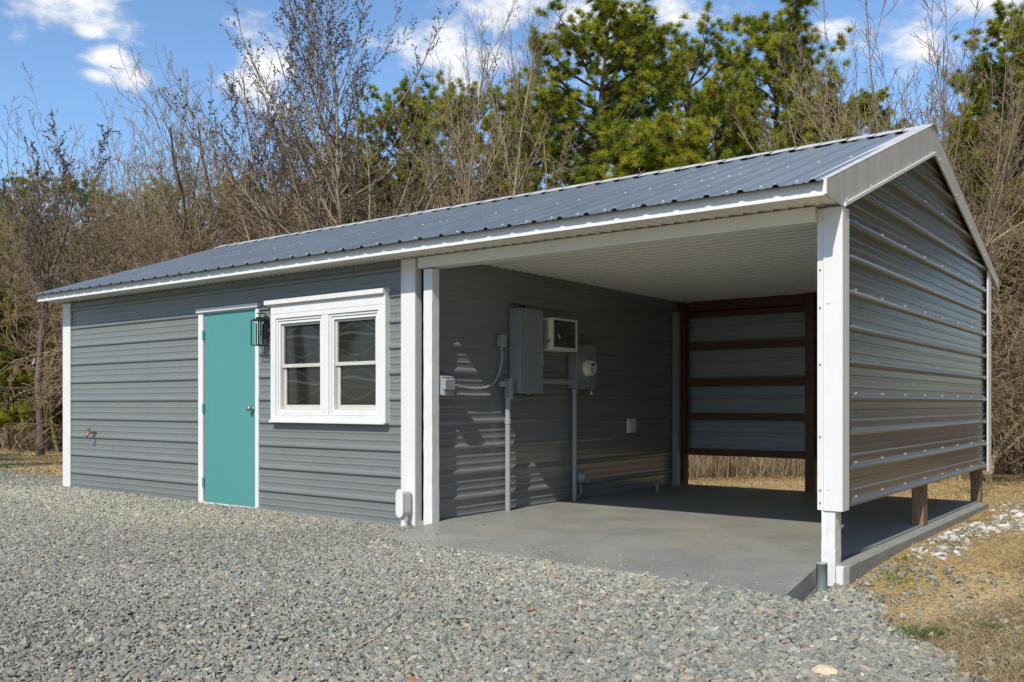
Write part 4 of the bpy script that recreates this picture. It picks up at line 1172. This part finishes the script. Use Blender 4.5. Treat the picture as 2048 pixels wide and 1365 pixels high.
def bare_tree(seed, H, r0, spread=.55, stems=1, clear=.25, up=.35, levels=4, kids=(16, 9, 6), wig=.10, seeds=0, minr=.0045, lean=(0, 0), arch=0.0, fan=.25, sub=.40):
    """returns trunk segments, twig segments and seed positions; base at origin"""
    g = np.random.default_rng(seed); T = Seg(); W = Seg(); SD = []
    def grow(p, d, length, r, lev):
        nseg = {0: 12, 1: 8, 2: 5, 3: 4, 4: 3}[lev]; L = length/nseg; pts = [p]; rr = [r]; dirs = [d]
        for i in range(nseg):
            f = (i+1)/nseg
            d = d + g.normal(0, wig*(1+.3*lev), 3); d[2] += up*(.18 if lev else .06) - arch*f*.35*(lev > 0)
            d = unit(d); p = p + d*L
            r1 = max(r*(1-f*(.80 if lev else .86)), minr)
            (T if lev <= (1 if r > .02 else 0) else W).add(pts[-1], p, rr[-1], r1)
            pts.append(p); rr.append(r1); dirs.append(d)
        if lev < levels-1:
            nk = kids[lev]; nk = int(nk*(.75+.5*g.random()))
            for c in range(nk):
                f0 = clear if lev == 0 else .18
                f = f0 + (1-f0)*(c+g.random())/nk
                k = min(int(f*nseg), nseg-1); fr = f*nseg-k
                q = pts[k]*(1-fr)+pts[k+1]*fr; dd = dirs[k]
                ax = unit(np.cross(dd, g.normal(0, 1, 3))); an = g.uniform(.35, .95)*(spread*1.6 if lev == 0 else 1)
                nd = unit(rotv(dd, ax, an)); ln = length*(.62 if lev == 0 else sub)*(1-.55*f)*g.uniform(.7, 1.25)*(spread+.45 if lev == 0 else 1)
                grow(q, nd, max(ln, .12), max(min(rr[k]*(.45 if lev == 0 else .6), r*.45), minr), lev+1)
        if seeds and lev >= 2:
            for q in pts[1:]:
                if g.random() < seeds: SD.append(q + g.normal(0, .012, 3) + np.array([0, 0, -.015]))
    for s in range(stems):
        d = np.array([lean[0], lean[1], 1.0])
        if stems > 1:
            a = 2*PI*s/stems + g.uniform(-.4, .4); d = d + fan*g.uniform(.5, 1.3)*np.array([math.cos(a), math.sin(a), 0])
        grow(np.array([0, 0, -.1]) + (g.normal(0, .08, 3)*[1, 1, 0] if stems > 1 else 0), unit(d), H*(1 if s == 0 else g.uniform(.7, 1)), r0*(1 if s == 0 else g.uniform(.6, .95)), 0)
    return T, W, SD
def seed_arrays(SD, s0, s1, g):
    P = np.array(SD); n = len(P); oc = np.array([(1,0,0),(-1,0,0),(0,1,0),(0,-1,0),(0,0,1),(0,0,-1)], float)
    f = np.array([(0,2,4),(2,1,4),(1,3,4),(3,0,4),(2,0,5),(1,2,5),(3,1,5),(0,3,5)])
    s = g.uniform(s0, s1, n)
    co = (P[:, None] + oc[None]*s[:, None, None]*g.uniform(.7, 1.3, (n, 6, 1))).reshape(-1, 3)
    return co, (f[None] + np.arange(n)[:, None, None]*6).reshape(-1, 3)

def bare_variant(key, bark, twig, seedr=(.02, .034), **kw):
    T, W, SD = bare_tree(**kw)
    v = {'trunk': seg_mesh('trunk', T, 7, BK[bark]), 'crown': seg_mesh('crown', W, 3, TW[twig])}
    if SD:
        co, f = seed_arrays(SD, *seedr, np.random.default_rng(kw['seed'])); me = np_mesh('seed_balls', co, f, False); me.materials.append(M['seed']); v['seed_balls'] = me
    v['H'] = max(np.array(T.b)[:, 2].max(), np.percentile(np.array(W.b)[:, 2], 99.5)); return v

def pine_variant(seed, H, R, clear, r0=.14, tuft=.128, needles=100, dens=1.1, hue=0):
    """loblolly pine: whorled limbs, every shoot carries bottle-brush needle tufts"""
    g = np.random.default_rng(seed); T = Seg(); Wd = Seg(); tips = []
    pts = [np.array([0, 0, -.1])]; d = np.array([0, 0, 1.])
    n = 16
    for i in range(n):
        d = unit(d + g.normal(0, .014, 3)*[1, 1, 0]); p = pts[-1] + d*(H+.1)/n
        T.add(pts[-1], p, r0*(1-i/n)**.8+.012, r0*(1-(i+1)/n)**.8+.012); pts.append(p)
    pts = np.array(pts)
    def trunk_at(z): f = np.clip((z+.1)/(H+.1)*n, 0, n-1e-6); k = int(f); return pts[k]*(1-f+k) + pts[k+1]*(f-k)
    z = clear*H
    while z < H*.985:
        f = (z/H-clear)/(1-clear)                       # 0 bottom .. 1 top
        prof = math.sqrt(max(.08, 1-((f-.42)/.64)**2))
        ln0 = R*prof*(1 if f > .12 else .8)
        for c in range(g.integers(3, 6)):
            a = g.uniform(0, 6.283); ln = ln0*g.uniform(.6, 1.15); el = .15 + .45*f + g.normal(0, .12)
            d = unit(np.array([math.cos(a)*math.cos(el), math.sin(a)*math.cos(el), math.sin(el)]))
            p = trunk_at(z); m = 6; q = p; dd = d; r = .010+.016*ln/R*2.2
            for i in range(m):
                dd = unit(dd + np.array([0, 0, .10]) + g.normal(0, .10, 3)); q2 = q + dd*ln/m
                Wd.add(q, q2, r*(1-i/m)+.004, r*(1-(i+1)/m)+.004)
                if i >= 1:
                    for _ in range(int(g.integers(2, 5)*dens)):
                        sd = unit(dd*.6 + g.normal(0, .65, 3) + np.array([0, 0, .25])); sl = g.uniform(.15, .55)*(.5+.5*ln/R)
                        e = q2 + sd*sl; Wd.add(q2, e, .006, .003); tips.append((e, unit(sd+np.array([0, 0, .5]))))
                        if sl > .28: tips.append((q2 + sd*sl*.5 + g.normal(0, .05, 3), unit(sd + g.normal(0, .4, 3))))
                q = q2
            tips.append((q, unit(dd+np.array([0, 0, .6]))))
        z += g.uniform(.22, .40)*(.8+.3*H/10)
    tips.append((pts[-1], np.array([0, 0, 1.])))
    P = np.array([t[0] for t in tips]); D = np.array([t[1] for t in tips]); nt_ = len(P)
    # needles
    k = needles; g2 = g
    P2 = np.repeat(P, k, 0); D2 = np.repeat(D, k, 0); N_ = len(P2)
    rv = g2.normal(0, 1, (N_, 3)); rv -= (rv*D2).sum(1, keepdims=True)*D2; rv /= np.linalg.norm(rv, axis=1, keepdims=True)+1e-9
    an = (g2.random(N_)**.75*1.65 + .05)[:, None]; nd = D2*np.cos(an) + rv*np.sin(an)
    back = g2.uniform(0, .07, N_)[:, None]
    base = P2 - D2*back; ln = tuft*g2.uniform(.7, 1.15, N_)[:, None]
    w = np.cross(nd, g2.normal(0, 1, (N_, 3))); w /= np.linalg.norm(w, axis=1, keepdims=True)+1e-9
    ww = .0058
    tip = base + nd*ln + np.array([0, 0, -.012])
    co = np.stack([base-w*ww, base+w*ww, tip+w*ww*.35, tip-w*ww*.35], 1).reshape(-1, 3)
    q = np.arange(N_)[:, None]*4 + np.arange(4)[None]
    H = max(H, float(P[:, 2].max()) + .08)
    me = np_mesh('needles', co, q, False)
    base_c = np.array([(.34, .37, .032), (.42, .41, .036), (.25, .29, .030), (.48, .43, .048), (.15, .20, .034)])
    tc = base_c[g2.integers(0, 5, nt_)]*g2.uniform(.75, 1.2, (nt_, 1))*(1+np.array([hue, 0, -hue*.5]))
    brown = g2.random(nt_) < .012; tc[brown] = (.22, .12, .05)
    nc = np.repeat(tc, k, 0)*g2.uniform(.75, 1.3, (N_, 1))
    cattr(me, 'bcol', np.repeat(nc, 4, 0)); me.materials.append(M['needle'])
    return {'trunk': seg_mesh('trunk', T, 9, BK['pine']), 'limbs': seg_mesh('limbs', Wd, 4, BK['dark']), 'needles': me, 'H': H}

def plant(v, name, px, t, ytop, label, cat, group=None, rz=None, widen=1.0, zbase=None):
    """stand a tree where the photo shows it: picture column px, t metres from the viewer, top at picture row ytop"""
    r = FWD*t + RGT*((px-1024)/1810*t); x, y = CAM.x + r.x, CAM.y + r.y
    z = float(hgt(x, y)); H = (808-ytop)/1810*t + 1.07 - z; s = H/v['H']
    o = bpy.data.objects.new(name, None); o.location = (x, y, z); o.scale = (s*widen, s*widen, s); o.rotation_euler = (0, 0, random.uniform(0, 6.28) if rz is None else rz)
    o.empty_display_size = .5; col.objects.link(o); tag(o, label, cat, group)
    for part in ('trunk', 'limbs', 'crown', 'seed_balls', 'needles'):
        if part in v:
            c = bpy.data.objects.new(part, v[part]); col.objects.link(c); c.parent = o
    return o

VB = {
 'seedy': bare_variant('seedy', 'grey', 'grey', seed=101, H=12, r0=.14, spread=.66, clear=.22, up=.50, kids=(36, 24, 5), seeds=.55, seedr=(.013, .025), minr=.0038, sub=.19, wig=.055),
 'seedy2': bare_variant('seedy2', 'dark', 'dark', seed=102, H=9, r0=.10, spread=.42, clear=.35, up=.45, kids=(16, 14, 4), seeds=.45, seedr=(.015, .030), lean=(0, 0), wig=.055, minr=.0055, sub=.26),
 'tall': bare_variant('tall', 'tan', 'grey', seed=103, H=10, r0=.11, spread=.34, clear=.3, up=.7, kids=(20, 13, 4), wig=.07, minr=.004, sub=.25),
 'tall2': bare_variant('tall2', 'mossy', 'tan', seed=104, H=9, r0=.09, spread=.38, clear=.25, up=.5, kids=(18, 10, 4), wig=.13, minr=.005, sub=.34),
 'fan': bare_variant('fan', 'grey', 'grey', seed=105, H=8, r0=.04, spread=.24, stems=14, clear=.25, up=.55, kids=(9, 8, 2), wig=.05, minr=.0048, fan=.36, sub=.28),
 'fan2': bare_variant('fan2', 'tan', 'tan', seed=106, H=7, r0=.06, spread=.4, stems=4, clear=.15, up=.5, kids=(13, 9, 4), wig=.13, minr=.005, fan=.38, sub=.36),
 'arch': bare_variant('arch', 'tan', 'brown', seed=107, H=5, r0=.05, spread=.75, stems=4, clear=.12, up=.1, kids=(14, 9, 6), wig=.2, arch=.9, minr=.004, fan=.6),
 'sapling': bare_variant('sapling', 'mossy', 'brown', seed=108, H=6, r0=.05, spread=.35, stems=1, clear=.3, up=.4, kids=(18, 8, 4), wig=.16, minr=.0045),
}
VP = {
 'pine': pine_variant(201, 10, 2.0, .34),
 'pine2': pine_variant(202, 10, 1.7, .45, r0=.12),
 'pine3': pine_variant(203, 9, 2.2, .22, dens=.9),
 'shadow_pine': pine_variant(205, 10, 3.6, .80, r0=.16, dens=2.2),  # crown shaped to cast a strip of shade on the left lawn
 'young': pine_variant(204, 6, 1.5, .12, r0=.08),
}
random.seed(77)
PG = 'loblolly pines rising behind the shed roof'
# px, distance, top row, variant, widen, label
for px, t, yt, v, w, lab in (
    (1185, 21.5, -12, 'pine', 1.25, 'tallest broad yellow-green pine, its rounded top against the cloud'),
    (1360, 23.5, 20, 'pine3', 1.0, 'broad pine with a rounded top just right of the tallest pine'),
    (1520, 24.5, -25, 'pine2', 1.15, 'slender open pine right of centre, its dark trunk visible against the sky'),
    (1440, 21.5, 150, 'pine3', .95, 'dense pine filling the gap between the middle pine and the slender open one'),
    (1265, 19.5, 215, 'young', 1.25, 'low bright yellow-green pine directly over the roof below the tallest pine'),
    (1645, 23, 160, 'young', 1.0, 'short pointed pine to the right of the slender open pine'),
    (1745, 25, 150, 'pine2', 1.0, 'round-topped pine half hidden by bare stems above the gable peak'),
    (2045, 22, 15, 'pine', 1.15, 'tall pine at the right edge of the picture'),
    (1965, 26, 110, 'pine2', 1.0, 'pine standing left of and behind the right-edge pine'),
    (1075, 24.5, 150, 'pine3', .9, 'lower pine on the left shoulder of the tallest pine'),
    (925, 27, 135, 'pine3', 1.0, 'dark green round pine behind the pale bare trunks in the centre'),
    (790, 29, 168, 'pine', 1.0, 'dark pine behind the big bare seed-ball tree'),
    (650, 28, 270, 'pine3', 1.0, 'lower dark pine left of the big bare seed-ball trunk'),
    (1010, 29, 190, 'pine', 1.0, 'dark pine in the second row left of the tallest pine'),
    (20, 33, 335, 'pine3', 1.0, 'distant dark pine at the far left edge'),
    (185, 35, 345, 'pine3', .9, 'distant dark pine top showing through twigs left of the tan thicket'),
    (345, 36, 350, 'pine', .9, 'distant dark pine behind the fan of bare stems on the left'),
    (15, 26, 575, 'young', 1.2, 'low bright green pine bough mass at the left edge beside the shed'),
    (110, 27.5, 655, 'young', 1.0, 'small pine whose green boughs hang beside the left corner of the shed'),
    (500, 34, 330, 'pine', 1.0, 'distant pine behind the left part of the roof'),
    (2070, 24, 420, 'young', 1.3, 'low pine boughs at the right edge beneath the tall pine')):
    plant(VP[v], 'pine_tree', px, t, yt, lab, 'pine tree', PG, widen=w)
for px, t, yt, v, w, lab in (
    (740, 19, -150, 'seedy', 1.2, 'largest bare tree, full of dark seed balls, its trunk rising behind the shed'),
    (600, 21, -60, 'seedy', 1.0, 'bare seed-ball tree leaning out left of the largest bare tree'),
    (985, 19.5, -45, 'tall', 1.0, 'tall bare tree with pale mottled trunk left of the pines'),
    (905, 21, -40, 'tall', .85, 'slim bare tree between the seed-ball tree and the pale mottled trunk'),
    (845, 22.5, 10, 'tall2', .85, 'thin bare tree just right of the seed-ball tree'),
    (80, 22.5, 180, 'seedy2', 1.2, 'dark bare seed-ball tree standing alone against the sky at the left'),
    (15, 28, 235, 'seedy2', .8, 'small bare seed-ball tree cut by the left edge'),
    (150, 27, 270, 'fan2', 1.0, 'low fan of bare stems right of the lone dark seed-ball tree'),
    (245, 26, 240, 'fan', 1.2, 'wide fan of bare stems below the second cloud'),
    (315, 26, 178, 'fan', 1.0, 'tallest upright fan of bare stems in the left group'),
    (355, 28, 188, 'tall2', 1.1, 'pale bare tree with a straight trunk in the left group'),
    (415, 27, 190, 'fan', 1.0, 'upright bare stems at the right end of the left group'),
    (495, 25, 225, 'seedy2', 1.0, 'bare seed-ball tree left of the two leaning ones'),
    (180, 25, 262, 'tall', 1.2, 'slim bare tree between the lone dark seed-ball tree and the left group'),
    (282, 25, 205, 'tall2', 1.3, 'mossy bare tree beneath the right end of the second cloud'),
    (385, 24.5, 215, 'tall', 1.2, 'slim bare tree at the middle of the left group'),
    (455, 25.5, 240, 'tall2', 1.2, 'mossy bare tree at the right end of the left group'),
    (545, 23, 300, 'arch', 1.2, 'low arching tangle in front of the leaning seed-ball tree'),
    (1775, 21, 25, 'fan', 1.25, 'left half of the tall fan of pale stems above the gable peak'),
    (1865, 20, 10, 'fan', 1.2, 'right half of the tall fan of pale stems above the gable peak'),
    (1820, 22, 40, 'fan', 1.1, 'middle of the tall fan of pale stems above the gable peak'),
    (1920, 18.5, 60, 'tall2', 1.1, 'bare leaning tree between the gable peak and the right-edge pine'),
    (1905, 17.5, 330, 'arch', 1.3, 'arching brown tangle beside the back slope of the gable'),
    (1985, 17, 390, 'arch', 1.2, 'arching brown tangle at the right, below the tall pine'),
    (2040, 18.5, 300, 'fan2', 1.0, 'bare multi-stem tree at the right edge'),
    (1040, 18.5, 160, 'fan2', 1.0, 'bare bush with arching pale twigs at the foot of the pines'),
    (1100, 18, 265, 'arch', 1.2, 'arching pale twigs in front of the tallest pine, low over the roof'),
    (430, 25, 330, 'tall2', 1.0, 'slim mossy trunk rising behind the left part of the roof'),
    (690, 22, 150, 'tall2', .9, 'slim bare tree close left of the largest trunk')):
    plant(VB[v], 'bare_tree', px, t, yt, lab, 'bare tree', 'leafless trees at the edge of the wood', widen=w)
# trunks standing low beside the left corner
for px, t, yt, v, lab in ((62, 26, 330, 'sapling', 'thin leaning trunk left of the small pine at the left'),
    (80, 25, 300, 'tall2', 'mossy greenish trunk beside the left corner of the shed'), (118, 26, 310, 'sapling', 'thin dark trunk nearest the left corner of the shed')):
    plant(VB[v], 'bare_tree', px, t, yt, lab, 'bare tree', 'leafless trees at the edge of the wood')
# look-alike saplings filling the edge of the wood
g = random.Random(5)
sp = []
for px in range(-150, 2300, 80):
    t = 26 if px < 200 else (23.5 if px < 1000 else 20.5)
    if 1330 < px < 1660: t = 21.5
    lo = 330 if px < 560 else (230 if px < 1050 else (330 if px < 1700 else 230))
    if 1280 < px < 1700 or -80 < px < 200: continue
    sp.append((px + g.uniform(-25, 25), t + g.uniform(-1.2, 4), lo + g.uniform(-30, 170), g.choice(['sapling', 'fan2', 'tall2', 'arch', 'sapling', 'fan'])))
for px, t, yt, v in sp:
    if 1080 < px < 1680 and yt < 400: yt = 400 + g.uniform(0, 100)
    plant(VB[v], 'bare_sapling', px, t, yt, 'thin bare brown sapling in the tangled edge of the wood', 'sapling', 'bare saplings in the edge of the wood', widen=g.uniform(.9, 1.3))
for i in range(24):
    px = 330 + i*29 + g.uniform(-14, 14)
    plant(VB[g.choice(['arch', 'fan2', 'arch', 'sapling'])], 'bare_sapling', px, (24 if px < 200 else 22) + g.uniform(-1.5, 3), (395 if px < 560 else 330) + g.uniform(-45, 70),
          'low bare brown thicket stem behind the left part of the roof', 'sapling', 'brown thicket behind the left part of the roof', widen=g.uniform(1.1, 1.5))
# second and third rows that close the wood behind
for i in range(40):
    px = -250 + i*66 + g.uniform(-25, 25); t = g.uniform(30, 42)
    yt = (400 if px < 560 else 330 if px < 1000 else 380 if px < 1700 else 300) + g.uniform(-30, 90)
    plant(VP[g.choice(['pine', 'pine2', 'pine3'])], 'pine_tree', px, t, yt, 'dark pine deep in the wood, seen only through bare branches', 'pine tree', 'pines deep in the wood', widen=1.15)
for i in range(34):
    px = -250 + i*76 + g.uniform(-25, 25); t = g.uniform(27, 36)
    yt = (330 if px < 560 else 300 if px < 1000 else 380 if px < 1700 else 260) + g.uniform(-20, 120)
    plant(VB[g.choice(['fan2', 'tall2', 'fan', 'tall'])], 'bare_tree', px, t, yt, 'bare tree deep in the wood among others like it', 'bare tree', 'bare trees deep in the wood', widen=1.1)

# woods closing the yard on the far right, thickened to darken the metal's reflections
def stand(v, name, x, y, H, label, cat, group):
    o = bpy.data.objects.new(name, None); s = H/v['H']; o.location = (x, y, float(hgt(x, y))); o.scale = (s, s, s); o.rotation_euler = (0, 0, g.uniform(0, 6.28))
    col.objects.link(o); tag(o, label, cat, group)
    for part in ('trunk', 'limbs', 'crown', 'needles'):
        if part in v:
            c = bpy.data.objects.new(part, v[part]); col.objects.link(c); c.parent = o
for i in range(76):
    f = (i*.618) % 1; a = math.radians(-30 + 112*f); r = g.uniform(17, 25)
    x, y = 2 + r*math.cos(a), 3 + r*math.sin(a)
    if i % 4: stand(VP[g.choice(['pine', 'pine3'])], 'pine_tree', x, y, g.uniform(12, 16), 'pine in the wood closing the yard to the right', 'pine tree', 'pines closing the yard')
    else: stand(VB[g.choice(['fan2', 'tall2', 'arch'])], 'bare_tree', x, y, g.uniform(6, 9), 'bare tree in the wood closing the yard to the right', 'bare tree', 'bare trees closing the yard')
for i in range(30):  # unseen pines added to darken reflections and ambient light
    a = math.radians(-165 + i*5 + g.uniform(-2, 2)); r = g.uniform(30, 42)
    stand(VP[g.choice(['pine', 'pine3'])], 'pine_tree', -2 + r*math.cos(a), -3 + r*math.sin(a), g.uniform(10, 14), 'unseen pine added behind the viewer to darken reflections', 'pine tree', 'added pines behind the viewer')

stand(VP['shadow_pine'], 'pine_tree', -13.6, -7.0, 10.2, 'unseen high-crowned pine added to shade the left lawn, nearer the gravel', 'pine tree', None)  # unseen pines added as stand-ins for a building shading the left lawn
stand(VP['shadow_pine'], 'pine_tree', -18.0, -6.4, 10.4, 'unseen high-crowned pine added to shade the left lawn, farther from the shed', 'pine tree', None)
# ---- undergrowth: arching stems, briars and brush in front of and between the trunks
def stems_mesh(name, X, Y, Hh, material, seed, spread=.5, seg=5, r=.006, droop=.5, kids=3):
    g = np.random.default_rng(seed); n = len(X); P = np.stack([X, Y, hgt(X, Y)-.03], 1); D = g.normal(0, spread, (n, 3)); D[:, 2] = 1
    A = []; B = []; R0 = []; R1 = []
    def run(P, D, Ln, rr, lev):
        D = D/np.linalg.norm(D, axis=1, keepdims=True); m = seg if lev == 0 else 3
        for i in range(m):
            D = D + g.normal(0, .22, D.shape); D[:, 2] -= droop*(i/m)*.6; D /= np.linalg.norm(D, axis=1, keepdims=True)
            Q = P + D*(Ln/m)[:, None]
            A.append(P); B.append(Q); R0.append(np.full(len(P), 1.)*rr*(1-i/m*.7)); R1.append(np.full(len(P), 1.)*rr*(1-(i+1)/m*.7))
            if lev == 0 and i >= 1:
                for _ in range(kids):
                    s = g.random(len(P)) < .6
                    run(Q[s], D[s] + g.normal(0, .75, (s.sum(), 3)), Ln[s]*g.uniform(.2, .5, s.sum()), rr[s]*.55 if hasattr(rr, '__len__') else rr*.55, 1)
            P = Q
    rr = g.uniform(.5, 1.4, n)*r
    run(P, D, Hh, rr, 0)
    co, q = seg_arrays(np.concatenate(A), np.concatenate(B), np.concatenate(R0), np.concatenate(R1), 3)
    me = np_mesh(name, co, q, False); me.materials.append(material); return me
g = np.random.default_rng(9)
def belt(n, d0, d1, x0=-42, x1=16):
    x = g.uniform(x0, x1, n); y = edge_y(x) + g.uniform(d0, d1, n); ok, t = in_view(x, y, 1.25); return x[ok], y[ok], g
x, y, _ = belt(3400, .8, 5.5); n = len(x)
tag(link('undergrowth', stems_mesh('undergrowth', x, y, g.uniform(.6, 3.0, n), TW['brown'], 1, r=.0085, kids=3)), 'dense tangle of brown stems and briars under the trees', 'undergrowth', kind='stuff')
x, y, _ = belt(2000, .2, 4.5); n = len(x)
tag(link('undergrowth', stems_mesh('undergrowth', x, y, g.uniform(.8, 3.0, n), TW['tan'], 2, r=.0075, kids=3, droop=.9, spread=.8)), 'pale arching briars along the front of the wood', 'undergrowth', kind='stuff')
# tall dry weeds along the foot of the wood
x, y, _ = belt(110000, -.7, 1.6); n = len(x)
clump = (nz2(x, y, 1.9, 3) + .5*nz2(x, y, 5, 1)) > -.35; x, y = x[clump], y[clump]; n = len(x)
c = np.array([(.40,.31,.19), (.30,.21,.12), (.46,.38,.26), (.22,.15,.09)])[g.integers(0, 4, n)]*g.uniform(.7, 1.2, (n, 1))
blade_cloud('dry_weeds', x, y, g.uniform(.15, .75, n), g.uniform(.004, .009, n), np.abs(g.normal(.25, .35, n)), c, 'tall dry tan weeds along the foot of the wood', 'weeds', seed=10)
# fallen leaves and needles between lawn and wood
x, y, _ = belt(45000, -2.8, 3.0); n = len(x)
k = g.random(n) < sm((y-edge_y(x)+2.9+.6*nz2(x, y, 1.5))/2.2); x, y = x[k], y[k]; n = len(x)
c = np.array([(.24,.10,.045), (.33,.18,.08), (.17,.08,.04), (.40,.28,.15)])[g.integers(0, 4, n)]*g.uniform(.7, 1.2, (n, 1))
blade_cloud('leaf_litter', x, y, g.uniform(.03, .09, n), g.uniform(.008, .02, n), g.uniform(1.1, 1.7, n), c, 'reddish fallen leaves and needles at the edge of the wood', 'leaf litter', seed=11)
# low evergreen leaves at the foot of the wood
x, y, _ = belt(60000, .3, 5.0); n = len(x)
k = (nz2(x, y, .9, 13) + .4*nz2(x, y, 3, 5)) > .62; x, y = x[k], y[k]; n = len(x)
zz = hgt(x, y) + g.uniform(.05, 1.5, n)
c = np.array([(.06,.10,.02), (.10,.14,.03), (.14,.17,.045)])[g.integers(0, 3, n)]*g.uniform(.7, 1.3, (n, 1))
blade_cloud('evergreen_brush', x, y, g.uniform(.05, .13, n), g.uniform(.012, .028, n), g.uniform(.3, 1.5, n), c, 'scattered low evergreen leaves between the trunks', 'brush', seed=12, z=zz)


for o in bpy.data.objects:
    if '_w' in o.keys(): del o['_w']
